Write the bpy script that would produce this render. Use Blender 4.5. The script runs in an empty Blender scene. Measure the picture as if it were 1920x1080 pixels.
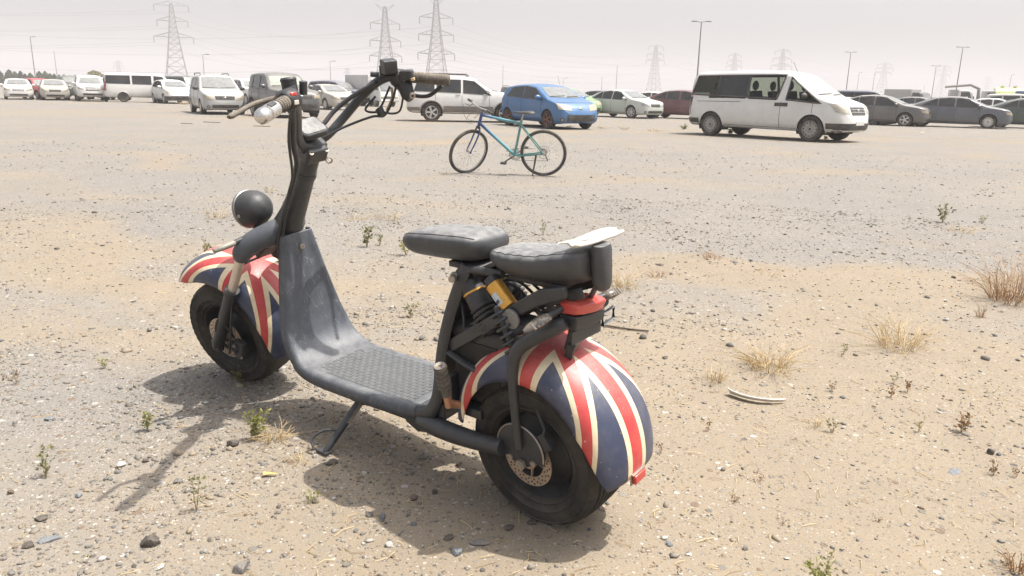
import bpy, bmesh, math, random
import numpy as np
from math import sin, cos, pi, radians, sqrt, atan2, hypot
from mathutils import Vector, Matrix
from mathutils.bvhtree import BVHTree

SC = bpy.context.scene
COL = SC.collection
random.seed(7)
rng = np.random.default_rng(11)

# ------------------------------------------------------------------ camera, sky, sun, exposure
CAM_H = 1.2
cd = bpy.data.cameras.new('camera'); cam = bpy.data.objects.new('camera', cd); COL.objects.link(cam)
cd.sensor_width = 36.0; cd.lens = 1430 / 1920 * 36; cd.clip_start = 0.05; cd.clip_end = 9000
PITCH, ROLL = math.atan((540 - 173) / 1430), 0.0205
_f = Vector((0, cos(PITCH), -sin(PITCH))); _r0 = Vector((1, 0, 0)); _u0 = Vector((0, sin(PITCH), cos(PITCH)))
_r = _r0 * cos(ROLL) + _u0 * sin(ROLL); _u = -_r0 * sin(ROLL) + _u0 * cos(ROLL)
cam.matrix_world = Matrix(((_r.x, _u.x, -_f.x, 0), (_r.y, _u.y, -_f.y, 0), (_r.z, _u.z, -_f.z, CAM_H), (0, 0, 0, 1)))
SC.camera = cam

SUN_AZ, SUN_EL = radians(-1), radians(67)
world = bpy.data.worlds.new('World'); SC.world = world; world.use_nodes = True
wt = world.node_tree; wt.nodes.clear()
sky = wt.nodes.new('ShaderNodeTexSky'); sky.sky_type = 'NISHITA'; sky.sun_disc = False
sky.sun_elevation = SUN_EL; sky.sun_rotation = pi / 2 - SUN_AZ
sky.air_density = 1.0; sky.dust_density = 6.0; sky.ozone_density = 1.0; sky.altitude = 0
hs = wt.nodes.new('ShaderNodeHueSaturation'); hs.inputs['Saturation'].default_value = 0.42
bg = wt.nodes.new('ShaderNodeBackground'); bg.inputs['Strength'].default_value = 0.115
wo = wt.nodes.new('ShaderNodeOutputWorld')
wt.links.new(sky.outputs[0], hs.inputs['Color']); wt.links.new(hs.outputs[0], bg.inputs['Color']); wt.links.new(bg.outputs[0], wo.inputs['Surface'])

sd = bpy.data.lights.new('sun', 'SUN'); sd.energy = 3.3; sd.angle = radians(0.6); sd.color = (1.0, 0.95, 0.87)
sun = bpy.data.objects.new('sun', sd); COL.objects.link(sun)
SUNV = Vector((cos(SUN_EL) * cos(SUN_AZ), cos(SUN_EL) * sin(SUN_AZ), sin(SUN_EL)))
sun.rotation_euler = SUNV.to_track_quat('Z', 'Y').to_euler()
SC.view_settings.view_transform = 'Standard'; SC.view_settings.look = 'None'
SC.view_settings.gamma = 1.0; SC.view_settings.use_curve_mapping = False
SC.view_settings.exposure = 1.08
HAZE_D = 0.0012
SC.cycles.volume_bounces = 1

# ------------------------------------------------------------------ materials
MATS = {}
def rgba(c): return (c[0], c[1], c[2], 1.0)
class NT:
    def __init__(s, name):
        s.m = bpy.data.materials.new(name); s.m.use_nodes = True; s.t = s.m.node_tree
        s.b = s.t.nodes['Principled BSDF']; s.o = s.t.nodes['Material Output']
    def n(s, typ, **kw):
        nd = s.t.nodes.new(typ)
        for k, v in kw.items(): setattr(nd, k, v)
        return nd
    def l(s, a, b): s.t.links.new(a, b)
    def val(s, x, sock):
        if isinstance(x, (int, float)): sock.default_value = x
        elif isinstance(x, tuple): sock.default_value = x if len(x) == 4 or len(sock.default_value) == 3 else rgba(x)
        else: s.l(x, sock)
    def math(s, op, a, b=0.0, c=None):
        nd = s.n('ShaderNodeMath', operation=op); s.val(a, nd.inputs[0]); s.val(b, nd.inputs[1])
        if c is not None: s.val(c, nd.inputs[2])
        return nd.outputs[0]
    def mix(s, f, a, b):
        nd = s.n('ShaderNodeMix', data_type='RGBA'); s.val(f, nd.inputs[0]); s.val(a, nd.inputs[6]); s.val(b, nd.inputs[7])
        return nd.outputs[2]
    def noise(s, scale, detail=4.0, rough=0.6, vec=None, dim='3D'):
        nd = s.n('ShaderNodeTexNoise'); nd.inputs['Scale'].default_value = scale; nd.inputs['Detail'].default_value = detail
        nd.inputs['Roughness'].default_value = rough
        if vec is not None: s.l(vec, nd.inputs['Vector'])
        return nd.outputs['Fac']
    def ramp(s, x, lo, hi):
        nd = s.n('ShaderNodeMapRange'); s.val(x, nd.inputs[0]); nd.inputs[1].default_value = lo; nd.inputs[2].default_value = hi
        return nd.outputs[0]
    def obj(s): return s.n('ShaderNodeTexCoord').outputs['Object']
    def bump(s, h, strength=0.3, dist=0.01):
        nd = s.n('ShaderNodeBump'); nd.inputs['Strength'].default_value = strength; nd.inputs['Distance'].default_value = dist
        s.l(h, nd.inputs['Height']); s.l(nd.outputs[0], s.b.inputs['Normal'])
    def up(s):
        g = s.n('ShaderNodeNewGeometry'); x = s.n('ShaderNodeSeparateXYZ'); s.l(g.outputs['Normal'], x.inputs[0]); return x.outputs['Z']

DUST = (0.42, 0.35, 0.27)
def mat(name, col, rough=0.6, metal=0.0, dust=0.15, dscale=6.0, var=0.12, bump=0.0, bscale=60.0, coat=0.0, topdust=0.0, spec=0.5, dcol=DUST, scratch=0.0):
    """plain painted / plastic / metal surface with uneven colour, settled dust and fine relief"""
    if name in MATS: return MATS[name]
    t = NT(name); v = t.obj()
    f1 = t.noise(dscale, 5, 0.65, v); f2 = t.noise(dscale * 5.3, 4, 0.6, v)
    c = t.mix(t.ramp(f2, 0.3, 0.7), tuple(x * (1 - var) for x in col), tuple(min(1, x * (1 + var)) for x in col))
    if scratch:
        w = t.n('ShaderNodeMapping'); t.l(v, w.inputs['Vector']); w.inputs['Rotation'].default_value = (0.4, 0.9, 0.3); w.inputs['Scale'].default_value = (1, 1, .16)
        for sc_ in (26, 61):
            ns = t.noise(sc_, 2, .5, w.outputs[0]); k = t.math('LESS_THAN', t.math('ABSOLUTE', t.math('SUBTRACT', ns, .5)), .0035)
            c = t.mix(t.math('MULTIPLY', k, t.math('MULTIPLY', t.ramp(f2, .4, .6), scratch)), c, dcol)
    if dust or topdust:
        d = t.math('MULTIPLY', t.ramp(f1, 0.35, 0.75), dust)
        if topdust:
            d = t.math('ADD', d, t.math('MULTIPLY', t.math('MULTIPLY', t.ramp(t.up(), 0.35, 1.0), topdust), t.ramp(f2, 0.15, 0.6)))
        d = t.math('MINIMUM', d, 1.0)
        c = t.mix(d, c, dcol)
    t.val(c, t.b.inputs['Base Color'])
    t.l(t.math('ADD', t.math('MULTIPLY', f1, 0.25), rough - 0.1), t.b.inputs['Roughness'])
    t.b.inputs['Metallic'].default_value = metal; t.b.inputs['Coat Weight'].default_value = coat
    t.b.inputs['Coat Roughness'].default_value = 0.12; t.b.inputs['Specular IOR Level'].default_value = spec
    if bump: t.bump(t.noise(bscale, 4, 0.6, v), bump, 0.01)
    MATS[name] = t.m; return t.m

def paint(name, col, dust=0.22, topdust=0.22):
    return mat('paint_' + name, col, 0.38, 0.0, dust, 1.3, 0.05, 0.0, 60, 0.35, topdust, 0.5, (0.45, 0.40, 0.33))

# ------------------------------------------------------------------ mesh building
def catmull(pts, n=6):
    P = [np.array(p, float) for p in pts]
    if len(P) < 3: return [tuple(p) for p in P]
    out = []
    for i in range(len(P) - 1):
        p0 = P[i - 1] if i else 2 * P[0] - P[1]; p1, p2 = P[i], P[i + 1]
        p3 = P[i + 2] if i + 2 < len(P) else 2 * P[-1] - P[-2]
        for k in range(n):
            t = k / n
            out.append(0.5 * (2 * p1 + (p2 - p0) * t + (2 * p0 - 5 * p1 + 4 * p2 - p3) * t * t + (3 * p1 - p0 - 3 * p2 + p3) * t ** 3))
    out.append(P[-1])
    return out

class MB:
    def __init__(s): s.v = []; s.f = []; s.uv = None
    def add(s, V, Fc, uv=None):
        o = len(s.v); s.v += [tuple(map(float, p)) for p in V]; s.f += [tuple(i + o for i in f) for f in Fc]
        return s
    def box(s, c, d, R=None):
        V = [(x * d[0] / 2, y * d[1] / 2, z * d[2] / 2) for x in (-1, 1) for y in (-1, 1) for z in (-1, 1)]
        if R is not None: V = [R @ Vector(p) for p in V]
        V = [(p[0] + c[0], p[1] + c[1], p[2] + c[2]) for p in V]
        return s.add(V, [(0, 1, 3, 2), (4, 6, 7, 5), (0, 4, 5, 1), (2, 3, 7, 6), (0, 2, 6, 4), (1, 5, 7, 3)])
    def loft(s, rings, cap=True, closed=True, loop=False):
        n = len(rings[0]); V = [p for r in rings for p in r]; Fc = []
        m = len(rings)
        for i in range(m if loop else m - 1):
            a, b = i * n, ((i + 1) % m) * n
            for k in range(n if closed else n - 1):
                j = (k + 1) % n
                Fc.append((a + k, a + j, b + j, b + k))
        if cap and not loop: Fc.append(tuple(range(n - 1, -1, -1))); Fc.append(tuple(range((m - 1) * n, m * n)))
        return s.add(V, Fc)
    def tube(s, pts, r, n=8, cap=True, flat=None, loop=False):
        P = [Vector(p) for p in pts]; m = len(P)
        rr = r if isinstance(r, (list, tuple)) else [r] * m
        if len(rr) != m: rr = list(np.interp(np.linspace(0, 1, m), np.linspace(0, 1, len(rr)), rr))
        rings = []; up = None
        for i in range(m):
            if loop: t = P[(i + 1) % m] - P[i - 1]
            else: t = P[min(i + 1, m - 1)] - P[max(i - 1, 0)]
            if t.length < 1e-9: t = Vector((0, 0, 1))
            t.normalize()
            if up is None:
                up = Vector((0, 0, 1)) if abs(t.z) < 0.9 else Vector((1, 0, 0))
            sd_ = t.cross(up)
            if sd_.length < 1e-6: sd_ = t.orthogonal()
            sd_.normalize(); up = sd_.cross(t).normalized()
            fa = 1.0 if flat is None else flat
            rings.append([P[i] + sd_ * (cos(2 * pi * k / n) * rr[i]) + up * (sin(2 * pi * k / n) * rr[i] * fa) for k in range(n)])
        return s.loft(rings, cap and not loop, True, loop)
    def lathe(s, prof, o, d, n=32, cap=False, rmod=None):
        """prof: (radius, height along d)"""
        d = Vector(d).normalized(); a = d.orthogonal().normalized()
        if abs(d.y) > 0.9: a = Vector((1, 0, 0)); a = (a - d * a.dot(d)).normalized()
        b = d.cross(a); o = Vector(o); rings = []
        for i in range(n):
            an = 2 * pi * i / n; dr = a * cos(an) + b * sin(an)
            rings.append([o + dr * (r + (rmod(i, j) if rmod else 0)) + d * h for j, (r, h) in enumerate(prof)])
        return s.loft(rings, False, False, True)
    def cyl(s, a, b, r, n=16, r2=None):
        a = Vector(a); b = Vector(b); L = (b - a).length
        r2 = r if r2 is None else r2
        return s.lathe([(0.0001, 0), (r, 0), (r2, L), (0.0001, L)], a, b - a, n)
    def prism(s, poly, o, ax, ay, depth):
        """polygon in the plane ax, ay through o, pushed both ways along the normal by depth / 2"""
        o, ax, ay = Vector(o), Vector(ax), Vector(ay); nn = ax.cross(ay).normalized() * (depth / 2); n = len(poly)
        A = [o + ax * p[0] + ay * p[1] - nn for p in poly]; B = [p + 2 * nn for p in A]
        return s.add(A + B, [tuple(range(n - 1, -1, -1)), tuple(range(n, 2 * n))] + [(i, (i + 1) % n, n + (i + 1) % n, n + i) for i in range(n)])
    def ball(s, c, r, n=12, m=8, R=None):
        V = []; Fc = []
        for i in range(m + 1):
            th = pi * i / m
            for k in range(n):
                p = Vector((r[0] * sin(th) * cos(2 * pi * k / n), r[1] * sin(th) * sin(2 * pi * k / n), r[2] * cos(th)))
                if R is not None: p = R @ p
                V.append((c[0] + p[0], c[1] + p[1], c[2] + p[2]))
        for i in range(m):
            for k in range(n): Fc.append((i * n + k, (i + 1) * n + k, (i + 1) * n + (k + 1) % n, i * n + (k + 1) % n))
        return s.add(V, Fc)
    def xf(s, fn):
        s.v = [tuple(fn(Vector(p))) for p in s.v]; return s
    def build(s, name, m, parent=None, smooth=35, bevel=0.0, solid=0.0, seg=2, subsurf=0):
        me = bpy.data.meshes.new(name); me.from_pydata(s.v, [], s.f); me.validate(); me.update()
        bm = bmesh.new(); bm.from_mesh(me); bmesh.ops.remove_doubles(bm, verts=bm.verts, dist=1e-5)
        bmesh.ops.recalc_face_normals(bm, faces=bm.faces); bm.to_mesh(me); bm.free()
        if m: me.materials.append(m)
        o = bpy.data.objects.new(name, me); COL.objects.link(o)
        if parent: o.parent = parent
        if smooth:
            me.shade_smooth()
            if smooth < 180: me.set_sharp_from_angle(angle=radians(smooth))
        if solid:
            md = o.modifiers.new('s', 'SOLIDIFY'); md.thickness = solid; md.offset = -1
        if subsurf:
            md = o.modifiers.new('ss', 'SUBSURF'); md.levels = subsurf; md.render_levels = subsurf
        if bevel:
            md = o.modifiers.new('b', 'BEVEL'); md.width = bevel; md.segments = seg; md.limit_method = 'ANGLE'; md.angle_limit = radians(40)
        return o

def tag(o, label=None, cat=None, group=None, kind=None):
    if label: o['label'] = label
    if cat: o['category'] = cat
    if group: o['group'] = group
    if kind: o['kind'] = kind
    return o
def thing(name, label, cat, loc=(0, 0, 0), rz=0.0, group=None):
    o = bpy.data.objects.new(name, None); COL.objects.link(o); o.location = loc; o.rotation_euler = (0, 0, rz)
    o.empty_display_size = 0.2
    return tag(o, label, cat, group)

# ------------------------------------------------------------------ value noise for relief and scatter
_LAT = rng.random((256, 256))
def vnoise(x, y):
    x = np.asarray(x, float); y = np.asarray(y, float)
    xi = np.floor(x).astype(int); yi = np.floor(y).astype(int); fx = x - xi; fy = y - yi
    fx = fx * fx * (3 - 2 * fx); fy = fy * fy * (3 - 2 * fy)
    g = lambda a, b: _LAT[a % 256, b % 256]
    return (g(xi, yi) * (1 - fx) + g(xi + 1, yi) * fx) * (1 - fy) + (g(xi, yi + 1) * (1 - fx) + g(xi + 1, yi + 1) * fx) * fy
def fbm(x, y, o=4):
    s, a, t = 0, 1.0, 0
    for i in range(o):
        s = s + a * vnoise(np.asarray(x) * 2 ** i + 17.3 * i, np.asarray(y) * 2 ** i + 5.1 * i); t += a; a *= 0.5
    return s / t
def height(x, y):
    r = np.hypot(x, y)
    near = np.clip(1.2 - r / 25, 0, 1)
    d = np.hypot(np.asarray(x) + 0.45, np.asarray(y) - 2.5); near = near * (0.15 + 0.85 * np.clip((d - 0.9) / 1.2, 0, 1))
    return near * ((fbm(np.asarray(x) * 1.3, np.asarray(y) * 1.3, 3) - 0.5) * 0.05 + (fbm(np.asarray(x) * 9 + 40, np.asarray(y) * 9, 3) - 0.5) * 0.014)
def gravelly(x, y):
    """0 = drifted sand, 1 = grey gravel"""
    x = np.asarray(x, float); y = np.asarray(y, float)
    wx = (fbm(x * 0.35 + 31, y * 0.35 + 7, 4) - 0.5) * 5.0; wy = (fbm(x * 0.3 + 3, y * 0.3 + 61, 4) - 0.5) * 7.0
    y0 = y; x = x + wx * np.clip(y0 / 4, 0.2, 1); y = y + wy * np.clip(y0 / 4, 0.1, 1)
    base = np.clip((y - 3.0) / 5.0, 0, 1) * 0.52 - np.clip((x - 0.3) / 1.5, 0, 1) * np.clip((6.5 - y) / 3.5, 0, 1) * 0.45
    base = base + np.clip((-x - 0.4) / 1.0, 0, 1) * 0.04
    n = fbm(x * 0.55 + 9, y * 0.9 + 3, 4) - 0.5
    streak = fbm(x * 0.16 + 2, y * 0.75 + 8, 3) - 0.5
    return np.clip(0.27 + base + n * 1.1 + streak * np.clip(y / 5, 0, 1) * 1.5, 0, 1)

# ------------------------------------------------------------------ ground
def axis(lo, hi, c, s0, g):
    out = [c]; 
    while out[-1] < hi: out.append(out[-1] + max(s0, s0 + g * abs(out[-1] - c) - g * 1.5))
    out2 = [c]
    while out2[-1] > lo: out2.append(out2[-1] - max(s0, s0 + g * abs(out2[-1] - c) - g * 1.5))
    return np.array(sorted(set(out2[1:] + out)))
GX = axis(-2600, 2600, -0.2, 0.028, 0.045); GY = axis(-400, 2600, 2.3, 0.028, 0.045)
XX, YY = np.meshgrid(GX, GY)
ZZ = height(XX, YY)
gm = bpy.data.meshes.new('ground'); nx, ny = len(GX), len(GY)
gv = np.stack([XX, YY, ZZ], -1).reshape(-1, 3)
ii = (np.arange(ny - 1)[:, None] * nx + np.arange(nx - 1)[None]).reshape(-1)
gf = np.stack([ii, ii + 1, ii + nx + 1, ii + nx], -1)
gm.from_pydata(gv.tolist(), [], gf.tolist()); gm.shade_smooth()
at = gm.attributes.new('gravel', 'FLOAT', 'POINT'); at.data.foreach_set('value', gravelly(XX, YY).reshape(-1).astype(np.float32))
ground = bpy.data.objects.new('ground', gm); COL.objects.link(ground); tag(ground, kind='structure')

def ground_material():
    t = NT('sandy_gravel'); v = t.obj()
    a = t.n('ShaderNodeAttribute', attribute_name='gravel').outputs['Fac']
    n1 = t.noise(2.2, 6, 0.65, v); n2 = t.noise(14, 5, 0.7, v); n3 = t.noise(110, 3, 0.7, v); nb = t.noise(0.35, 5, 0.6, v)
    m = t.ramp(t.math('ADD', a, t.math('MULTIPLY', t.math('SUBTRACT', n2, 0.5), 0.7)), 0.25, 0.75)
    sand = t.mix(t.ramp(n1, 0.3, 0.7), (0.256, 0.211, 0.155), (0.226, 0.189, 0.142))
    sand = t.mix(t.math('MULTIPLY', t.ramp(n2, 0.45, 0.75), 0.5), sand, (0.24, 0.195, 0.142))
    sand = t.mix(t.math('MULTIPLY', t.ramp(n3, 0.5, 0.8), 0.45), sand, (0.20, 0.16, 0.118))
    grav = t.mix(t.ramp(nb, 0.35, 0.65), (0.218, 0.201, 0.178), (0.192, 0.181, 0.166))
    # stones too small or too far to build one by one
    def cells(scale, thr, soft):
        w = t.n('ShaderNodeTexVoronoi'); w.inputs['Scale'].default_value = scale; w.inputs['Randomness'].default_value = 1.0; t.l(v, w.inputs['Vector'])
        cs = t.n('ShaderNodeSeparateColor'); t.l(w.outputs['Color'], cs.inputs[0])
        size = t.math('MULTIPLY', cs.outputs[0], thr)
        msk = t.ramp(t.math('SUBTRACT', size, w.outputs['Distance']), 0.0, soft)
        return msk, cs.outputs[1], cs.outputs[2]
    col = t.mix(m, sand, grav); hgt = None
    for scale, thr, soft, amt in ((28, 0.42, 0.05, 0.75), (75, 0.5, 0.06, 0.85), (150, 0.58, 0.1, 0.85), (330, 0.6, 0.15, 0.7)):
        msk, h1, h2 = cells(scale, thr, soft)
        sc = t.mix(h1, (0.09, 0.085, 0.078), (0.27, 0.245, 0.21))
        sc = t.mix(t.math('GREATER_THAN', h2, 0.86), sc, (0.36, 0.335, 0.30))
        sc = t.mix(t.math('LESS_THAN', h2, 0.12), sc, (0.17, 0.125, 0.09))
        lo_ = 0.25 if scale < 50 else 0.55
        dens = t.math('MULTIPLY', t.math('ADD', t.math('MULTIPLY', m, 1 - lo_), lo_), amt)
        keep = t.math('LESS_THAN', t.math('FRACT', t.math('MULTIPLY', t.math('ADD', h1, h2), 7.31)), dens)
        k = t.math('MULTIPLY', msk, keep)
        col = t.mix(k, col, sc)
        hh = t.math('MULTIPLY', k, 28.0 / scale)
        hgt = hh if hgt is None else t.math('ADD', hgt, hh)
    t.val(col, t.b.inputs['Base Color']); t.b.inputs['Roughness'].default_value = 0.95; t.b.inputs['Specular IOR Level'].default_value = 0.15
    hgt = t.math('ADD', t.math('MULTIPLY', hgt, 0.6), t.math('ADD', t.math('MULTIPLY', n3, 0.25), t.math('MULTIPLY', n2, 0.5)))
    t.bump(hgt, 0.6, 0.012)
    return t.m
gm.materials.append(ground_material())

# haze: dusty air round the whole scene
def haze_box():
    mb = MB(); mb.box((0, 1100, 38), (5300, 3060, 78)); o = mb.build('haze', None, smooth=0)
    m = bpy.data.materials.new('dusty_air'); m.use_nodes = True; nt = m.node_tree; nt.nodes.clear()
    pv = nt.nodes.new('ShaderNodeVolumePrincipled'); out = nt.nodes.new('ShaderNodeOutputMaterial')
    pv.inputs['Color'].default_value = (0.66, 0.65, 0.67, 1); pv.inputs['Density'].default_value = HAZE_D; pv.inputs['Anisotropy'].default_value = 0.0
    nt.links.new(pv.outputs[0], out.inputs['Volume']); o.data.materials.append(m); tag(o, kind='stuff')
haze_box()

# ================================================================== the scooter
_R0 = Vector((0.21, 2.0, 0)); _dir = Vector((-1.28, 1.06, 0)).normalized(); LEAN = radians(8)
_l = Vector((0, 0, 1)).cross(_dir); _v = Vector((0, 0, 1)) * cos(LEAN) + _l * sin(LEAN); _w = _v.cross(_dir)
scooter = thing('electric_scooter', 'black fat tyred electric scooter with British flag mudguards leaning on its side stand', 'scooter')
scooter.matrix_world = Matrix(((_dir.x, _w.x, _v.x, _R0.x), (_dir.y, _w.y, _v.y, _R0.y), (_dir.z, _w.z, _v.z, _R0.z), (0, 0, 0, 1)))
scooter.matrix_world = Matrix.Translation((0, 0, 0.006)) @ scooter.matrix_world
S = scooter

GD = (0.22, 0.215, 0.205)
M_blk = mat('black_plastic', (0.024, 0.025, 0.028), 0.48, 0, 0.07, 9, 0.2, 0.15, 200, 0, 0.16, 0.5, GD)
M_frame = mat('black_frame_paint', (0.026, 0.028, 0.032), 0.4, 0, 0.06, 7, 0.2, 0.1, 150, 0.1, 0.16, 0.5, GD)
M_body = mat('grey_body_plastic', (0.050, 0.059, 0.077), 0.50, 0, 0.14, 4, 0.18, 0.14, 260, 0.0, 0.42, 0.45, (0.26, 0.255, 0.245), .7)
M_rub = mat('tyre_rubber', (0.024, 0.0235, 0.023), 0.78, 0, 0.12, 8, 0.2, 0.2, 120, 0, 0.2, 0.3)
M_vinyl = mat('seat_vinyl', (0.045, 0.047, 0.052), 0.42, 0, 0.05, 7, 0.15, 0.2, 320, 0, 0.62, 0.5, (0.34, 0.335, 0.325))
M_chrome = mat('worn_chrome', (0.62, 0.60, 0.58), 0.25, 0.9, 0.15, 20, 0.1, 0, 60, 0, 0.15)
M_steel = mat('dull_steel', (0.34, 0.30, 0.26), 0.45, 0.7, 0.2, 16, 0.15, 0.1, 200)
M_disc = mat('rusty_brake_disc', (0.46, 0.36, 0.28), 0.42, 0.6, 0.25, 22, 0.2, 0.1, 300)
M_gold = mat('gold_anodised', (0.62, 0.33, 0.06), 0.33, 0.6, 0.08, 18, 0.1)
M_red = mat('red_lens', (0.46, 0.035, 0.028), 0.3, 0, 0.14, 10, 0.1, 0, 60, 0.3, 0.15)
M_copper = mat('bare_copper_metal', (0.50, 0.26, 0.16), 0.4, 0.5, 0.25, 30, 0.2)
M_white = mat('sun_bleached_white', (0.50, 0.475, 0.43), 0.6, 0, 0.25, 14, 0.08, 0.2, 90)
M_grip = mat('worn_grip_rubber', (0.075, 0.068, 0.058), 0.75, 0, 0.35, 30, 0.25, 0.5, 300, 0, 0.25)
M_lab = mat('blue_white_sticker', (0.42, 0.50, 0.58), 0.5, 0, 0.15, 30, 0.1)
M_dark = mat('black_void', (0.012, 0.012, 0.013), 0.7, 0, 0.05, 9, 0.2)
M_screen = mat('scratched_screen', (0.10, 0.10, 0.10), 0.28, 0, 0.45, 18, 0.2, 0.1, 80, 0.2, 0.45, 0.5, (0.38, 0.37, 0.35))

def flag_material():
    """union flag from the mudguard's own uv: u along the guard, v across it (both in metres from the flag's centre)"""
    t = NT('flag_paint'); uv = t.n('ShaderNodeUVMap', uv_map='flag').outputs[0]
    sx = t.n('ShaderNodeSeparateXYZ'); t.l(uv, sx.inputs[0])
    a = t.math('ABSOLUTE', sx.outputs[0]); b = t.math('ABSOLUTE', sx.outputs[1])
    lt = lambda x, k: t.math('LESS_THAN', x, k)
    # the lengthwise arm runs at v = 0, the crosswise arm at u = 0, the diagonals to the corners
    dg = t.math('ABSOLUTE', t.math('SUBTRACT', t.math('MULTIPLY', a, 0.535), t.math('MULTIPLY', b, 0.845)))
    cr = t.math('MINIMUM', t.math('MULTIPLY', a, 0.75), b)
    red = t.math('MAXIMUM', lt(cr, 0.0165), lt(dg, 0.0195))
    wht = t.math('MAXIMUM', lt(cr, 0.0335), lt(dg, 0.0385))
    v = t.obj(); n = t.noise(9, 5, 0.65, v); n2 = t.noise(60, 4, 0.6, v)
    navy = t.mix(t.ramp(n, 0.3, 0.7), (0.028, 0.037, 0.075), (0.042, 0.052, 0.092))
    rd = t.mix(t.ramp(n, 0.3, 0.7), (0.40, 0.030, 0.035), (0.50, 0.055, 0.050))
    cream = t.mix(t.ramp(n2, 0.3, 0.7), (0.70, 0.60, 0.42), (0.62, 0.50, 0.33))
    c = t.mix(wht, navy, cream); c = t.mix(red, c, rd)
    d = t.math('ADD', t.math('MULTIPLY', t.ramp(n, 0.45, 0.8), 0.12), t.math('MULTIPLY', t.ramp(t.up(), 0.4, 1.0), t.math('MULTIPLY', t.ramp(n2, 0.2, 0.8), 0.28)))
    chip = t.math('MULTIPLY', t.math('GREATER_THAN', t.noise(95, 2, .5, v), .735), .8); c = t.mix(chip, c, (0.45, 0.42, 0.37)); c = t.mix(d, c, (0.48, 0.43, 0.36)); t.val(c, t.b.inputs['Base Color'])
    t.val(t.math('ADD', 0.34, t.math('MULTIPLY', n2, 0.25)), t.b.inputs['Roughness']); t.b.inputs['Coat Weight'].default_value = 0.06
    return t.m
M_flag = flag_material()

STEER_O = Vector((1.15, 0, 0.83)); STEER_A = Vector((0.60, 0, -0.80)).normalized()
STEER = Matrix.Translation(STEER_O) @ Matrix.Rotation(-radians(13), 4, STEER_A) @ Matrix.Translation(-STEER_O)
steer = lambda p: STEER @ Vector(p)

def mudguard(c, Rf, hw, Rin, th0, th1, mid, trim, fn=None):
    """half barrel over a wheel: th from front to rear in degrees; returns the object with the flag uv"""
    nth, na = 56, 28; V = []; UV = []; Fc = []
    for i in range(nth + 1):
        th = radians(th0 + (th1 - th0) * i / nth); R = Rf(math.degrees(th)); ri = Rin(math.degrees(th)); am = trim(math.degrees(th))
        arc = 0
        for k in range(na + 1):
            al = (-1 + 2 * k / na) * am * pi / 2
            sy = math.copysign(abs(sin(al)) ** 0.85, al); ry = abs(cos(al)) ** 0.75
            y = hw * sy; r = ri + (R - ri) * ry
            V.append(Vector((c[0] + r * cos(th), y, c[2] + r * sin(th))))
            UV.append(((th - radians(mid)) * (R * 0.94), (al / (pi / 2)) * (hw * 1.45)))
    for i in range(nth):
        for k in range(na):
            q = i * (na + 1) + k; Fc.append((q, q + 1, q + na + 2, q + na + 1))
    if fn: V = [fn(p) for p in V]
    me = bpy.data.meshes.new('mudguard'); me.from_pydata([tuple(p) for p in V], [], Fc)
    ul = me.uv_layers.new(name='flag')
    for lp in me.loops: ul.data[lp.index].uv = UV[lp.vertex_index]
    me.materials.append(M_flag); me.shade_smooth()
    o = bpy.data.objects.new('mudguard', me); COL.objects.link(o); o.parent = S
    md = o.modifiers.new('s', 'SOLIDIFY'); md.thickness = 0.005; md.offset = 0
    return o
def lin(pairs):
    xs = [p[0] for p in pairs]; ys = [p[1] for p in pairs]
    return lambda t: float(np.interp(t, xs, ys))

# ---- rear wheel
RW = Vector((0.088, 0, 0.217))
def tyre(c, fn=None, ribs=True, name='tyre', k=1.0):
    pr = [(0.126, -0.082), (0.138, -0.090), (0.141, -0.095), (0.146, -0.093), (0.158, -0.100), (0.161, -0.104), (0.165, -0.101), (0.180, -0.103), (0.191, -0.101), (0.194, -0.104), (0.202, -0.094)]
    xs = np.linspace(-0.084, 0.084, 29)
    for i, x in enumerate(xs):
        r = 0.2165 - 0.008 * (abs(x) / 0.084) ** 2.5
        if ribs and i % 3 == 2: r -= 0.009
        pr.append((r, x))
    pr += [(r, -h) for r, h in pr[:11]][::-1]
    pr = [(r * k, h * (1.25 if ribs and h < 0 else 1.0)) for r, h in pr]
    n = 96; m = len(pr)
    def rm(i, j):
        if ribs: return 0
        if 8 <= j <= 15 or m - 16 <= j <= m - 9: return 0.0017 if i % 2 else -0.0017
        return -0.0022 if (i // 2 + j // 3) % 2 else 0
    mb = MB(); mb.lathe(pr, c, (0, 1, 0), n, rmod=rm)
    if fn: mb.xf(fn)
    return mb.build(name, M_rub, S, 40)
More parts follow.
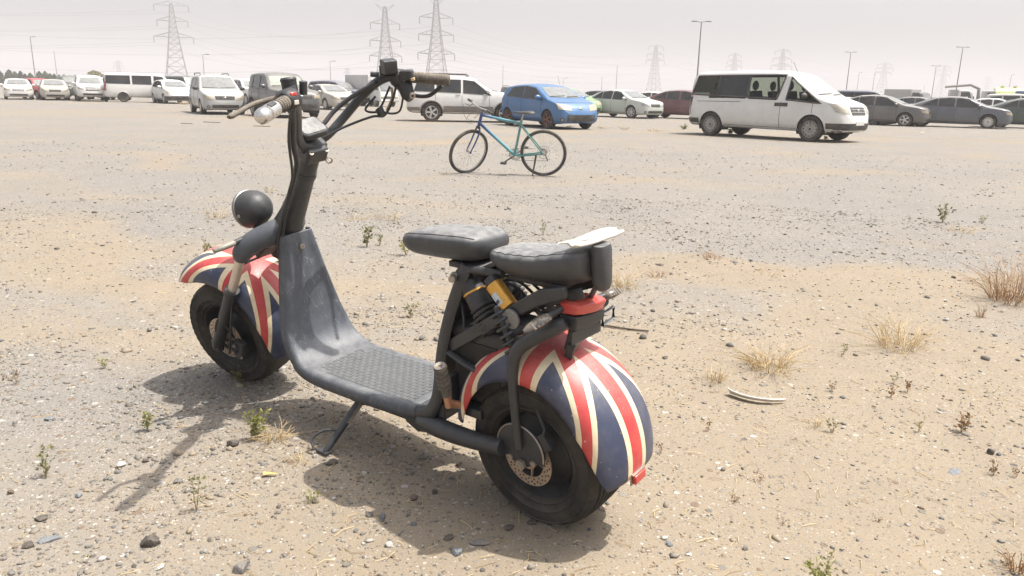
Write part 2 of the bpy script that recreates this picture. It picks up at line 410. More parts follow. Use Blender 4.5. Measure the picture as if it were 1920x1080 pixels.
def hubset(c, tyre_o, side, fn, disc_r):
    X = lambda mb: mb.xf(fn) if fn else mb
    mb = MB(); mb.lathe([(0.0001, -0.07), (0.05, -0.07), (0.112, -0.045), (0.122, -0.06), (0.134, -0.086), (0.134, 0.086), (0.122, 0.06), (0.112, 0.045), (0.06, 0.062), (0.035, 0.085), (0.0001, 0.085)], c, (0, 1, 0), 48)
    X(mb).build('wheel_rim', M_blk, tyre_o, 30)
    y = side * 0.108; d = disc_r; mb = MB()
    mb.lathe([(d * 0.66, -0.002), (d, -0.002), (d, 0.002), (d * 0.66, 0.002), (d * 0.66, -0.002)], c + Vector((0, y, 0)), (0, 1, 0), 64)
    for k in range(5):
        an = 2 * pi * k / 5 + 0.4
        a = Vector((cos(an), 0, sin(an))); b = Vector((cos(an + 0.35), 0, sin(an + 0.35)))
        mb.tube([c + Vector((0, y, 0)) + a * d * 0.32, c + Vector((0, y, 0)) + b * d * 0.70], d * 0.075, 6, flat=0.3)
    mb.lathe([(d * 0.2, -0.003), (d * 0.36, -0.003), (d * 0.36, 0.003), (d * 0.2, 0.003), (d * 0.2, -0.003)], c + Vector((0, y, 0)), (0, 1, 0), 32)
    dsc = X(mb).build('brake_disc', M_disc, tyre_o, 30)
    mb = MB()
    for k in range(20):
        for rr, of in ((0.74, 0), (0.84, 0.5), (0.92, 0.15)):
            an = 2 * pi * (k + of) / 20; p = c + Vector((cos(an) * d * rr, y, sin(an) * d * rr))
            mb.cyl(p - Vector((0, 0.0026, 0)), p + Vector((0, 0.0026, 0)), d * 0.034, 8)
    tag(X(mb).build('disc_holes', M_dark, tyre_o, 0), kind='stuff')
    mb = MB(); mb.cyl(c + Vector((0, -0.15, 0)), c + Vector((0, 0.15, 0)), 0.009, 10)
    mb.lathe([(0.0001, 0), (0.016, 0), (0.016, 0.012), (0.0001, 0.012)], c + Vector((0, 0.135, 0)), (0, 1, 0), 6)
    X(mb).build('axle', M_steel, tyre_o, 30)
tr = tyre(RW, None, True, 'tyre', 1.045); hubset(RW, tr, 1, None, 0.083)
# ---- rear mudguard
rg = mudguard(Vector((0.09, 0, 0.222)), lin([(10, .275), (40, .30), (80, .333), (100, .335), (140, .315), (182, .285)]), 0.135, lin([(10, .215), (60, .235), (110, .25), (150, .236), (182, .232)]), 14, 181, 98,
         lin([(14, .97), (30, 1), (146, 1), (160, .95), (170, .85), (176, .74), (181, .60)]))
mb = MB(); mb.box((-0.205, 0, 0.212), (0.012, 0.052, 0.026)); rf = mb.build('rear_reflector', M_red, S, 30, 0.003)
mb = MB(); mb.box((-0.192, 0.0, 0.228), (0.03, 0.06, 0.004)); mb.box((-0.197, 0, 0.212), (0.004, 0.06, 0.036)); mb.build('reflector_bracket', M_steel, S, 30, 0.001)

# ---- swing arm, axle plate, mudguard stay
mb = MB()
for sgn in (1, -1):
    mb.tube(catmull([(0.50, 0.12 * sgn, 0.215), (0.42, 0.132 * sgn, 0.222), (0.34, 0.138 * sgn, 0.228), (0.25, 0.140 * sgn, 0.236), (0.15, 0.140 * sgn, 0.250)], 5), [0.029, 0.030, 0.029, 0.026, 0.024], 14)
mb.tube([(0.495, -0.13, 0.215), (0.495, 0.13, 0.215)], 0.026, 14)
mb.build('swing_arm', M_frame, S, 40)
for sgn in (1, -1):
    mb = MB(); cc = Vector((0.092, 0.128 * sgn, 0.262))
    poly = []
    for k in range(40):
        an = 2 * pi * k / 40; r = 0.081 if not (radians(205) < an < radians(330)) else 0.052
        poly.append((r * cos(an), r * sin(an) - 0.005))
    poly_o = poly
    mb.prism(poly_o, cc, (1, 0, 0), (0, 0, 1), 0.010)
    pl = mb.build('axle_plate', M_frame, S, 30, 0.002)
    mb = MB(); mb.tube([cc + Vector((0.081 * cos(a), 0.006 * sgn, 0.081 * sin(a) - 0.005)) for a in np.linspace(radians(-25), radians(190), 40)], 0.0028, 6); mb.build('plate_rim', M_steel, pl, 60)
    for p in ((0.035, -0.035), (-0.045, -0.03), (0.0, 0.045)): mb = MB(); mb.lathe([(0.0001, 0), (0.009, 0), (0.009, 0.007), (0.0001, 0.007)], cc + Vector((p[0], 0.005 * sgn, p[1])), (0, sgn, 0), 6); mb.build('bolt', M_steel, pl, 30)
mb = MB()
mb.box((0.018, 0.118, 0.300), (0.05, 0.026, 0.05), Matrix.Rotation(radians(35), 3, 'Y')); mb.tube([(0.02, 0.125, 0.31), (0.005, 0.128, 0.35), (0.03, 0.125, 0.40)], 0.005, 6)
mb.build('rear_brake_caliper', M_blk, S, 30, 0.006)
for sgn in (1, -1):
    mb = MB()
    mb.tube(catmull([(0.092, 0.140 * sgn, 0.27), (0.092, 0.142 * sgn, 0.40), (0.090, 0.142 * sgn, 0.50), (0.078, 0.132 * sgn, 0.565), (0.02, 0.112 * sgn, 0.615), (-0.030, 0.095 * sgn, 0.642), (-0.052, 0.085 * sgn, 0.655)], 6), [0.013, 0.0135, 0.0145, 0.019, 0.022, 0.020, 0.015], 12)
    mb.build('mudguard_stay', M_frame, S, 40)
mb = MB(); mb.box((-0.032, 0.03, 0.585), (0.03, 0.03, 0.075), Matrix.Rotation(radians(-18), 3, 'Y')); mb.box((-0.03, 0.045, 0.555), (0.024, 0.012, 0.045), Matrix.Rotation(radians(-18), 3, 'Y')); mb.build('mudguard_bracket', M_frame, S, 30, 0.004)

# ---- rear lamp, indicators, number plate holder
mb = MB()
rings = []
for y, zt, zb, xo in ((-0.050, 0.684, 0.656, 0), (-0.03, 0.694, 0.654, -0.010), (0.01, 0.700, 0.660, -0.014), (0.055, 0.708, 0.670, -0.012), (0.080, 0.704, 0.674, 0)):
    rings.append([(-0.03, y, zb), (-0.075 + xo, y, zb + 0.004), (-0.085 + xo, y, zt - 0.008), (-0.07 + xo, y, zt), (-0.03, y, zt)])
mb.loft(rings); mb.build('tail_lamp', M_red, S, 35, 0.003)
mb = MB(); rings = []
for y, zt, zb in ((-0.050, 0.653, 0.620), (0.0, 0.657, 0.623), (0.078, 0.671, 0.634)):
    rings.append([(-0.025, y, zb), (-0.075, y, zb), (-0.08, y, zt), (-0.025, y, zt)])
mb.loft(rings); mb.build('lamp_housing', M_blk, S, 30, 0.004)
for sgn, A, B in ((1, (-0.03, 0.085, 0.685), (0.005, 0.185, 0.655)), (-1, (-0.055, -0.052, 0.674), (-0.075, -0.125, 0.676))):
    A, B = Vector(A), Vector(B); mb = MB(); d = B - A
    mb.tube([A - d * 0.1, A + d * 0.3], 0.010, 10); mb.build('indicator_stalk', M_blk, S, 40)
    mb = MB(); mb.tube([A + d * 0.25, A + d * 0.35, A + d * 0.6, A + d * 0.85, A + d * 1.0], [0.010, 0.017, 0.018, 0.014, 0.006], 10, flat=0.75)
    il = mb.build('indicator_lamp', mat('smoked_lens', (0.06, 0.055, 0.05), 0.25, 0, 0.2, 20, 0.2, 0, 60, 0.2, 0.25), S, 40)
    mb = MB()
    for k in range(5):
        p = A + d * (0.38 + 0.11 * k); mb.tube([p + Vector((-0.004, 0, 0.012)), p + Vector((-0.018, 0, 0.0))], 0.0035, 5)
    mb.build('lens_ribs', M_steel, il, 0)
mb = MB(); mb.box((-0.062, 0.015, 0.605), (0.004, 0.13, 0.035), Matrix.Rotation(radians(4), 3, 'X')); mb.build('plate_holder', M_frame, S, 30, 0.001)
mb = MB(); mb.tube([(-0.066, -0.055, 0.598), (-0.066, -0.108, 0.602), (-0.066, -0.108, 0.634), (-0.066, -0.055, 0.630)], 0.006, 6, flat=0.5, loop=True); mb.build('slotted_tab', M_frame, S, 30)

# ---- seats
def cushion(xs, hw, zt, zb, n=26, ex=3.2, ridge=0.0):
    mb = MB(); rings = []
    m = len(xs)
    X = np.linspace(xs[0], xs[-1], 40)
    for x in X:
        e = min(1, max(1e-3, 1 - abs(2 * (x - X[0]) / (X[-1] - X[0]) - 1) ** 6.0)) ** 0.33
        h = np.interp(x, xs, hw) * (0.25 + 0.75 * e); T = np.interp(x, xs, zt); B = np.interp(x, xs, zb)
        mid = (T * 0.55 + B * 0.45); hu = (T - mid) * (0.3 + 0.7 * e); hd = (mid - B) * (0.3 + 0.7 * e)
        if ridge and 0.15 < (x - X[0]) / (X[-1] - X[0]) < 0.9: hu += ridge * math.sin((x - X[0]) * 2 * pi / 0.035)
        ring = []
        for k in range(n):
            an = 2 * pi * k / n; cy = math.copysign(abs(cos(an)) ** (2 / ex), cos(an)); sz = math.copysign(abs(sin(an)) ** (2 / ex), sin(an))
            fl = 1.0 if sz > 0 else 1 - 0.22 * abs(sz)
            ring.append((x, h * cy * fl, mid + (hu if sz > 0 else hd) * sz))
        rings.append([(p[0], p[1], p[2] + 0.12 * p[1]) for p in ring])
    mb.loft(rings); return mb, rings
mb, rg1 = cushion([0.245, 0.29, 0.40, 0.50, 0.570], [0.092, 0.104, 0.106, 0.098, 0.072], [0.828, 0.832, 0.824, 0.813, 0.792], [0.746, 0.741, 0.735, 0.731, 0.730])
st = mb.build('front_seat', M_vinyl, S, 60)
def seam(rings, idx, name, par):
    for sgn in (1, -1):
        pass
    n = len(rings[0]); mb = MB(); L = [Vector(r[idx]) for r in rings[2:-2]]; Rr = [Vector(r[(n // 2 - idx) % n]) for r in rings[2:-2]]
    mb.tube(L + Rr[::-1], 0.0018, 6, loop=True); mb.build(name, M_vinyl, par, 60)
seam(rg1, 3, 'piping', st)
mb, rg2 = cushion([-0.100, -0.04, 0.045, 0.135, 0.220], [0.092, 0.103, 0.106, 0.102, 0.082], [0.846, 0.836, 0.814, 0.806, 0.800], [0.748, 0.732, 0.724, 0.727, 0.742], ridge=0.0018)
st2 = mb.build('rear_seat', M_vinyl, S, 60); seam(rg2, 3, 'piping', st2)
mb = MB(); mb.box((0.31, 0, 0.737), (0.12, 0.13, 0.018)); mb.box((0.06, 0, 0.735), (0.18, 0.13, 0.016)); mb.build('seat_base', M_blk, S, 30, 0.004)
# backrest pad and the bleached plate on it
mb = MB(); rings = []
for z, hw, hx in ((0.732, 0.010, 0.010), (0.738, 0.019, 0.017), (0.755, 0.026, 0.021), (0.80, 0.028, 0.022), (0.842, 0.028, 0.022), (0.852, 0.025, 0.019)):
    rings.append([(-0.118 + hx * cos(a) * 1.0, 0.018 + hw * math.copysign(abs(sin(a)) ** 0.6, sin(a)), z) for a in np.linspace(0, 2 * pi, 20, endpoint=False)])
mb.loft(rings); mb.build('backrest_pad', M_vinyl, S, 50)
mb = MB(); mb.tube([(-0.07, 0.0, 0.70), (-0.095, 0.0, 0.745), (-0.112, 0.0, 0.85)], 0.012, 8, flat=0.5); mb.build('backrest_bar', M_frame, S, 40)
mb = MB(); V = []; Fc = []; na, nb = 26, 9
for i in range(na + 1):
    s = i / na; y = 0.080 - 0.160 * s; w_ = 0.030 * (1 - abs(2 * s - 1) ** 4.5) ** 0.5 * (0.75 + 0.25 * s) + 0.004
    xc = -0.078 - 0.026 * s
    for k in range(nb + 1):
        q = -1 + 2 * k / nb
        V.append((xc + w_ * q, y, 0.859 + 0.005 * q * q + 0.002 * s + 0.004 * math.exp(-((s - 0.55) / 0.08) ** 2 - q * q * 2) + 0.005 * math.exp(-((s - 0.8) / 0.06) ** 2 - q * q * 2)))
for i in range(na):
    for k in range(nb): a = i * (nb + 1) + k; Fc.append((a, a + 1, a + nb + 2, a + nb + 1))
mb.add(V, Fc); mb.tube(catmull([(-0.03, 0.075, 0.858), (-0.05, 0.06, 0.860), (-0.08, 0.02, 0.862)], 5), [0.004, 0.007, 0.009], 6, flat=0.5)
rp = mb.build('rack_plate', M_white, S, 50, 0, 0.006); rp['label'] = 'bleached white broken plate on top of the backrest'

# ---- frame under the seats
def flatbar(pts, wd, th, name, m=M_frame, par=S):
    mb = MB(); mb.tube(pts, wd, 10, flat=th / wd); return mb.build(name, m, par, 40)
for sgn in (1, -1):
    mb = MB()
    # side plate from the rear column to the seat, with its cut-out
    mb.prism([(0.385, 0.475), (0.36, 0.52), (0.02, 0.735), (-0.06, 0.757), (-0.065, 0.728), (0.02, 0.69), (0.13, 0.625), (0.355, 0.478)], (0, 0.095 * sgn, 0), (1, 0, 0), (0, 0, 1), 0.018)
    mb.build('frame_rail', M_frame, S, 30, 0.004)
    mb = MB(); mb.tube(catmull([(0.385, 0.105 * sgn, 0.485), (0.28, 0.11 * sgn, 0.455), (0.17, 0.118 * sgn, 0.455), (0.09, 0.128 * sgn, 0.515)], 5), 0.011, 8, flat=0.7); mb.build('frame_stay', M_frame, S, 40)
    mb = MB(); mb.tube(catmull([(0.335, 0.070 * sgn, 0.70), (0.315, 0.070 * sgn, 0.728), (0.26, 0.068 * sgn, 0.736), (0.17, 0.06 * sgn, 0.738)], 5), 0.011, 10); mb.build('seat_rail', M_frame, S, 40)
    mb = MB(); mb.box((-0.02, 0.06 * sgn, 0.706), (0.15, 0.006, 0.028), Matrix.Rotation(radians(22), 3, 'Y')); mb.build('rack_strut', M_frame, S, 30, 0.002)
mb = MB(); mb.lathe([(0.0001, 0), (0.028, 0), (0.028, 0.006), (0.0001, 0.008)], (0.11, 0.108, 0.64), (0, 1, 0), 24); mb.build('pivot_cap', mat('scuffed_cap', (0.20, 0.20, 0.20), 0.5, 0.3, 0.2, 40, 0.2), S, 30)
# rear column: the deck's sheet carried up under the seat
def sheet(path, hws, lip, th, name, m, nb=10, par=S, bevel=0):
    """ribbon along path (x, z) with half widths and turned-down edges"""
    P = [Vector((p[0], 0, p[1])) for p in path]; rings = []
    for i, p in enumerate(P):
        t = (P[min(i + 1, len(P) - 1)] - P[max(i - 1, 0)]).normalized(); nrm = Vector((0, 1, 0)).cross(t)
        h = hws[i] if isinstance(hws, list) else hws
        ring = [p + Vector((0, -h, 0)) - nrm * lip, p + Vector((0, -h - 0.003, 0)) - nrm * lip * 0.4, p + Vector((0, -h + 0.002, 0)) - nrm * 0.004, p + Vector((0, -h + 0.012, 0)) + nrm * 0.003, p + Vector((0, -h + 0.024, 0)) + nrm * 0.0015]
        mid = [p + Vector((0, y, 0)) for y in np.linspace(-h + 0.032, h - 0.032, 7)]
        ring = ring + mid + [Vector((q.x, -q.y, q.z)) for q in ring[::-1]]
        rings.append(ring)
    mb = MB(); mb.loft(rings, cap=False, closed=False)
    return mb.build(name, m, par, 50, bevel, th), P
cpath = catmull([(0.515, 0.262), (0.47, 0.275), (0.440, 0.33), (0.422, 0.42), (0.400, 0.52), (0.368, 0.62), (0.330, 0.71), (0.315, 0.755)], 6)
sheet(cpath, [float(np.interp(i / (len(cpath) - 1), [0, .15, .5, 1], [.138, .135, .118, .075])) for i in range(len(cpath))], 0.045, 0.004, 'rear_column', M_frame)
mb = MB(); mb.box((0.265, 0, 0.445), (0.21, 0.18, 0.24)); mb.build('battery_box', M_blk, S, 30, 0.012)
mb = MB(); mb.box((0.265, 0.0915, 0.44), (0.16, 0.004, 0.17)); mb.build('box_panel', M_dark, S, 30, 0.002)
# shock absorbers
def coil(a, b, r, wr, turns, n=90):
    a, b = Vector(a), Vector(b); d = (b - a).normalized(); e = d.orthogonal().normalized(); g = d.cross(e)
    return [a + (b - a) * (i / n) + e * (r * cos(2 * pi * turns * i / n)) + g * (r * sin(2 * pi * turns * i / n)) for i in range(n + 1)]
for sgn in (1, -1):
    A, B = Vector((0.225, 0.066 * sgn, 0.725)), Vector((0.085, 0.098 * sgn, 0.575)); d = B - A
    A2, B2 = Vector((0.315, 0.055 * sgn, 0.712)), Vector((0.205, 0.075 * sgn, 0.565)); d2 = B2 - A2
    mb = MB(); mb.tube([A2, A2 + d2 * 0.12, A2 + d2 * 0.14, A2 + d2 * 0.55, A2 + d2 * 0.57, B2], [0.016, 0.018, 0.032, 0.034, 0.022, 0.02], 18)
    sh = mb.build('shock_absorber', M_blk, S, 35)
    mb = MB(); mb.tube(coil(A2 + d2 * 0.55, B2, 0.031, 0.005, 6), 0.0055, 6); mb.build('coil_spring', M_blk, sh, 60)
    mb = MB(); mb.tube([A2 + d2 * 0.30, A2 + d2 * 0.33], 0.0348, 18); mb.build('orange_ring', M_gold, sh, 35)
    mb = MB(); G0, G1 = Vector((0.182, 0.088 * sgn, 0.718)), Vector((0.126, 0.092 * sgn, 0.664))
    mb.tube([G0, G0 + (G1 - G0) * 0.02, G0 + (G1 - G0) * 0.98, G1], [0.021, 0.0245, 0.0245, 0.021], 22); gc = mb.build('gas_canister', M_gold, S, 35)
    mb = MB(); mb.tube([G0 - (G1 - G0) * 0.25, G0], 0.019, 16); mb.build('canister_cap', M_blk, gc, 35); mb = MB(); mb.tube([G1, G1 + (G1 - G0) * 0.2], 0.017, 16); mb.build('canister_cap', M_blk, gc, 35)
    # sticker wrapped on the outer half of the canister
    dd = (G1 - G0).normalized(); sd_ = Vector((0, sgn, 0)); sd_ = (sd_ - dd * sd_.dot(dd)).normalized(); up_ = dd.cross(sd_)
    for f0, f1, m_ in ((0.34, 0.80, M_lab), (0.60, 0.72, mat('dark_sticker_print', (0.03, 0.03, 0.05), 0.5))):
        V = []; ex = 0.0248 if m_ is M_lab else 0.0251; sp = 0.75 if m_ is M_lab else 0.5
        for f in (f0, f1):
            for a in np.linspace(-sp, sp, 9): V.append(G0 + (G1 - G0) * f + (sd_ * cos(a + 0.3) + up_ * sin(a + 0.3)) * ex)
        mb = MB(); mb.add(V, [(k, k + 1, k + 10, k + 9) for k in range(8)]); mb.build('sticker', m_, gc, 60)
    mb = MB(); mb.tube(coil((0.15, 0.112 * sgn, 0.655), (0.098, 0.118 * sgn, 0.545), 0.022, 0.004, 6), 0.0045, 6); mb.tube([(0.155, 0.112 * sgn, 0.665), (0.095, 0.118 * sgn, 0.54)], 0.010, 10); mb.build('lower_spring', M_frame, S, 60)
mb = MB(); mb.lathe([(0.0001, 0), (0.012, 0), (0.016, 0.012), (0.010, 0.02), (0.010, 0.04), (0.0001, 0.04)], (0.335, 0.072, 0.708), (-0.4, 0.9, 0.1), 14); mb.build('shock_bolt', M_steel, S, 35)
mb = MB()
for k in range(4):
    y = 0.03 - 0.03 * k
    mb.tube(catmull([(0.36, y, 0.60), (0.30, y + 0.02, 0.66 + 0.01 * k), (0.20, y - 0.02, 0.69), (0.10, y, 0.66), (0.03, y, 0.64), (-0.03, y * 0.5, 0.63)], 5), 0.0045, 6)
mb.tube(catmull([(0.33, 0.07, 0.63), (0.31, 0.085, 0.58), (0.32, 0.08, 0.53)], 5), 0.004, 6)
mb.build('wiring_loom', M_blk, S, 60)
mb = MB(); mb.box((0.0, 0.03, 0.655), (0.13, 0.05, 0.02), Matrix.Rotation(radians(15), 3, 'Y')); mb.tube(catmull([(0.08, 0.06, 0.655), (0.05, 0.075, 0.665), (0.02, 0.08, 0.650), (-0.02, 0.07, 0.66)], 4), 0.008, 8); mb.build('lock_mount', M_blk, S, 35, 0.003)

# ---- deck with leg shield
dpath = catmull([(1.186, 0.703), (1.184, 0.66), (1.182, 0.58), (1.178, 0.48), (1.170, 0.385), (1.146, 0.308), (1.095, 0.258), (1.02, 0.243), (0.90, 0.244), (0.75, 0.249), (0.60, 0.256), (0.515, 0.262)], 7)
def dhw(p):
    if p[1] > 0.27 and p[0] > 1.1: return float(np.interp(p[1], [0.27, 0.34, 0.48, 0.60, 0.705], [0.145, 0.137, 0.106, 0.080, 0.060]))
    return float(np.interp(p[0], [0.5, 0.56, 0.7, 1.1, 1.15], [0.132, 0.142, 0.150, 0.150, 0.146]))
dk, _ = sheet(dpath, [dhw(p) for p in dpath], 0.040, 0.004, 'deck', M_body)
mb = MB(); V = []
mb.lathe([(0.0001, 0.003), (0.0095, 0.003), (0.0105, 0), (0.0001, 0)], (1.1795, 0.0, 0.650), (-1, 0, 0.02), 16); mb.lathe([(0.0045, 0.005), (0.0075, 0.005), (0.008, 0.002)], (1.1795, 0, 0.650), (-1, 0, 0.02), 16); mb.build('shield_screw', M_steel, dk, 30)
# raised tread bars woven two by two over the deck
mb = MB(); pts = [Vector((p[0], 0, p[1])) for p in dpath if p[0] < 1.07]
xs = np.array([p.x for p in pts][::-1]); zs = np.array([p.z for p in pts][::-1])
i = 0; x = 0.56
while x < 1.04:
    j = 0; y = -0.112
    while y < 0.114:
        z = float(np.interp(x, xs, zs)); z2 = float(np.interp(x + 0.01, xs, zs)); R = Matrix.Rotation(-atan2(z2 - z, 0.01), 3, 'Y')
        if not (x > 1.0 and abs(y) > 0.09):
            if (i + j) % 2 == 0:
                mb.box((x, y - 0.0035, z + 0.0012), (0.0145, 0.004, 0.003), R); mb.box((x, y + 0.0035, z + 0.0012), (0.0145, 0.004, 0.003), R)
            else:
                mb.box((x - 0.0035, y, z + 0.0012), (0.004, 0.0145, 0.003), R); mb.box((x + 0.0035, y, z + 0.0012), (0.004, 0.0145, 0.003), R)
        y += 0.0165; j += 1
    x += 0.0165; i += 1
tag(mb.build('tread_bars', mat('worn_tread', (0.17, 0.178, 0.185), 0.6, 0, 0.15, 6, 0.15, 0, 60, 0, 0.25, 0.5, GD), dk, 0), kind='stuff')
mb = MB(); rings = []
for x, h, zt, zb in ((1.12, 0.10, 0.235, 0.205), (1.06, 0.125, 0.226, 0.175), (0.85, 0.13, 0.228, 0.165), (0.56, 0.125, 0.238, 0.175), (0.47, 0.11, 0.25, 0.19)):
    rings.append([(x, -h, zt), (x, -h * 0.8, zb), (x, h * 0.8, zb), (x, h, zt)])
mb.loft(rings); mb.build('underframe', M_frame, S, 40, 0.004)
for sgn in (1, -1):
    mb = MB(); mb.prism([(0.60, 0.235), (0.40, 0.300), (0.395, 0.25), (0.44, 0.185), (0.53, 0.165), (0.58, 0.185)], (0, 0.118 * sgn, 0), (1, 0, 0), (0, 0, 1), 0.008)
    pb_ = mb.build('pivot_bracket', M_frame, S, 30, 0.002)
    mb = MB(); mb.lathe([(0.0001, 0), (0.02, 0), (0.02, 0.008), (0.012, 0.008), (0.012, 0.016), (0.0001, 0.016)], (0.495, 0.123 * sgn, 0.215), (0, sgn, 0), 6); mb.build('pivot_bolt', M_steel, pb_, 30)
mb = MB(); mb.box((0.32, 0.09, 0.305), (0.14, 0.05, 0.03)); mb.box((0.36, 0.10, 0.36), (0.02, 0.05, 0.10)); mb.build('peg_mount', M_frame, S, 30, 0.003)
for sgn in (1, -1):
    a, b = Vector((0.318, 0.172 * sgn, 0.345)), Vector((0.300, 0.205 * sgn, 0.490)); d = b - a
    mb = MB(); mb.tube([a, a + d * 0.30], 0.011, 12); mb.tube([a - Vector((0, 0.05 * sgn, 0.02)), a + d * 0.08], 0.012, 10); pg = mb.build('foot_peg', M_copper, S, 40)
    mb = MB(); mb.tube([a + d * 0.28, a + d * 0.45, a + d * 0.45, a + d], [0.012, 0.013, 0.0145, 0.0155], 14)
    for k in range(5): mb.tube([a + d * (0.5 + 0.11 * k), a + d * (0.55 + 0.11 * k)], 0.0195, 14)
    mb.build('peg_rubber', M_grip, pg, 40)
    mb = MB(); mb.lathe([(0.006, 0), (0.015, 0), (0.017, 0.004), (0.006, 0.002)], b, d, 14); mb.build('peg_cap', M_steel, pg, 40)
# kick stand
mb = MB(); a, b = Vector((0.835, 0.085, 0.185)), Vector((0.868, 0.250, 0.038)); d = b - a
mb.tube([a, a + d * 0.5, b], [0.014, 0.0125, 0.011], 12); mb.box(b + Vector((0.01, 0.0, -0.001)), (0.055, 0.026, 0.008), Matrix.Rotation(LEAN, 3, 'X'))
ks = mb.build('side_stand', M_frame, S, 40)
mb = MB(); mb.tube(catmull([a + d * 0.62, a + d * 0.66 + Vector((0.04, 0.03, 0.01)), a + d * 0.80 + Vector((0.055, 0.045, 0.01)), a + d * 0.96 + Vector((0.03, 0.03, 0.004))], 6), 0.0045, 8); mb.build('stand_hoop', M_frame, ks, 60)
mb = MB(); mb.box((0.835, 0.085, 0.195), (0.07, 0.06, 0.05)); mb.build('stand_bracket', M_frame, ks, 30, 0.004)
mb = MB(); mb.tube(coil(a + d * 0.05 + Vector((-0.02, 0.01, 0)), a + d * 0.45 + Vector((-0.018, 0.006, 0)), 0.006, 0.002, 14, 120), 0.0018, 5); mb.build('stand_spring', M_steel, ks, 60)

# ---- steering column
rings = []; nn = 20
for s, ra, rb in ((0.0, 0.031, 0.031), (0.06, 0.033, 0.033), (0.10, 0.033, 0.033), (0.3, 0.036, 0.035), (0.55, 0.040, 0.038), (0.75, 0.046, 0.041), (0.9, 0.054, 0.044), (1.0, 0.060, 0.046), (1.12, 0.060, 0.046)):
    p = Vector((1.033, 0, 0.995)) + (Vector((1.236, 0, 0.695)) - Vector((1.033, 0, 0.995))) * s; ax = Vector((0.80, 0, 0.60))
    p = p + Vector((0.8, 0, 0.6)) * (ra - 0.033) * 0.9
    rings.append([p + ax * (ra * cos(2 * pi * k / nn)) + Vector((0, rb * sin(2 * pi * k / nn), 0)) for k in range(nn)])
mb = MB(); mb.loft(rings); stm = mb.build('steering_column', mat('scratched_black_tube', (0.030, 0.031, 0.034), 0.42, 0, 0.12, 12, 0.2, 0.25, 220, 0.1, 0.2, 0.5, GD), S, 50)
mb = MB(); mb.tube([(1.075, 0, 0.933), (1.085, 0, 0.918)], 0.0365, 22); mb.build('column_collar', M_frame, stm, 40)
mb = MB(); ax = Matrix.Rotation(radians(-33), 3, 'Y')
mb.box((1.028, 0, 1.004), (0.075, 0.085, 0.055), ax); mb.box((1.028, 0.0, 1.025), (0.06, 0.10, 0.03), ax)
ch = mb.build('bar_clamp', M_frame, S, 30, 0.010, seg=3)
for y in (-0.03, 0.03): mb = MB(); mb.lathe([(0.003, 0.006), (0.008, 0.006), (0.008, 0), (0.0001, 0)], (0.992, y, 1.002), (-0.85, 0, 0.5), 12); mb.build('clamp_bolt', M_steel, ch, 30)
mb = MB(); mb.tube(coil((1.0, -0.042, 0.965), (1.012, -0.052, 0.965), 0.010, 0.003, 1, 20), 0.003, 6); mb.build('cable_ring', M_steel, ch, 30)
# speed display
def rrect(w, h, r, n=5):
    out = []
    for cx, cy, a0 in ((w / 2 - r, h / 2 - r, 0), (-w / 2 + r, h / 2 - r, pi / 2), (-w / 2 + r, -h / 2 + r, pi), (w / 2 - r, -h / 2 + r, 1.5 * pi)):
        for k in range(n + 1): out.append((cx + r * cos(a0 + k * pi / 2 / n), cy + r * sin(a0 + k * pi / 2 / n)))
    return out
dN = Vector((-0.52, 0.10, 0.85)).normalized(); dY = Vector((0.05, 1, -0.08)); dY = (dY - dN * dY.dot(dN)).normalized(); dX = dY.cross(dN)
dO = Vector((1.008, 0.006, 1.078))
mb = MB(); mb.prism(rrect(0.085, 0.098, 0.018), dO, dX, dY, 0.022); dp = mb.build('speed_display', M_blk, S, 30, 0.005)
mb = MB(); mb.prism(rrect(0.070, 0.082, 0.012), dO + dN * 0.0118, dX, dY, 0.003); mb.build('display_screen', M_screen, dp, 30)
mb = MB(); mb.tube([dO - dN * 0.01, Vector((1.03, 0, 1.03))], 0.02, 12); mb.build('display_stem', M_blk, dp, 40)
# handlebar halves
barL = catmull([(1.02, 0.0, 1.022), (1.000, 0.05, 1.030), (0.945, 0.10, 1.075), (0.850, 0.155, 1.155), (0.765, 0.215, 1.200), (0.715, 0.26, 1.211), (0.690, 0.31, 1.207), (0.655, 0.385, 1.190)], 7)
barR = catmull([(1.02, 0.0, 1.022), (1.060, -0.05, 1.020), (1.055, -0.10, 1.042), (1.040, -0.155, 1.085), (0.985, -0.215, 1.160), (0.925, -0.255, 1.205), (0.865, -0.30, 1.208), (0.765, -0.385, 1.188)], 7)
mb = MB(); mb.tube(barL[:-7], 0.0155, 14); mb.tube(barR[:-4], 0.0155, 14); hb = mb.build('handlebar', M_frame, S, 60)
def gripset(p0, p1, name, cap_m, sgn):
    p0, p1 = Vector(p0), Vector(p1); d = p1 - p0
    mb = MB(); mb.tube([p0, p0 + d * 0.04, p0 + d * 0.5, p0 + d * 0.98, p1], [0.017, 0.0185, 0.0178, 0.0185, 0.016], 16)
    for k in range(9): mb.tube([p0 + d * (0.08 + k * 0.1), p0 + d * (0.12 + k * 0.1)], 0.0194, 16)
    g = mb.build(name, M_grip, S, 40)
    if cap_m:
        mb = MB(); L = d.length; mb.lathe([(0.0205, -0.055), (0.0205, -0.016), (0.0185, -0.014), (0.0205, -0.011), (0.0215, 0.004), (0.019, 0.018), (0.011, 0.026), (0.0001, 0.029)], p1, d, 24); cp = mb.build('grip_cap', cap_m, g, 40)
        n_ = Vector((-0.5, 0, 0.86)); n_ = (n_ - d.normalized() * n_.dot(d.normalized())).normalized()
        mb = MB(); mb.box(p1 - d.normalized() * 0.033 + n_ * 0.0195, (0.014, 0.028, 0.006), Matrix((d.normalized().cross(n_), d.normalized(), n_)).transposed()); mb.build('grip_badge', M_blk, cp, 30, 0.001)
    return g
gripset((0.700, 0.285, 1.208), (0.655, 0.385, 1.190), 'hand_grip', M_chrome, 1)
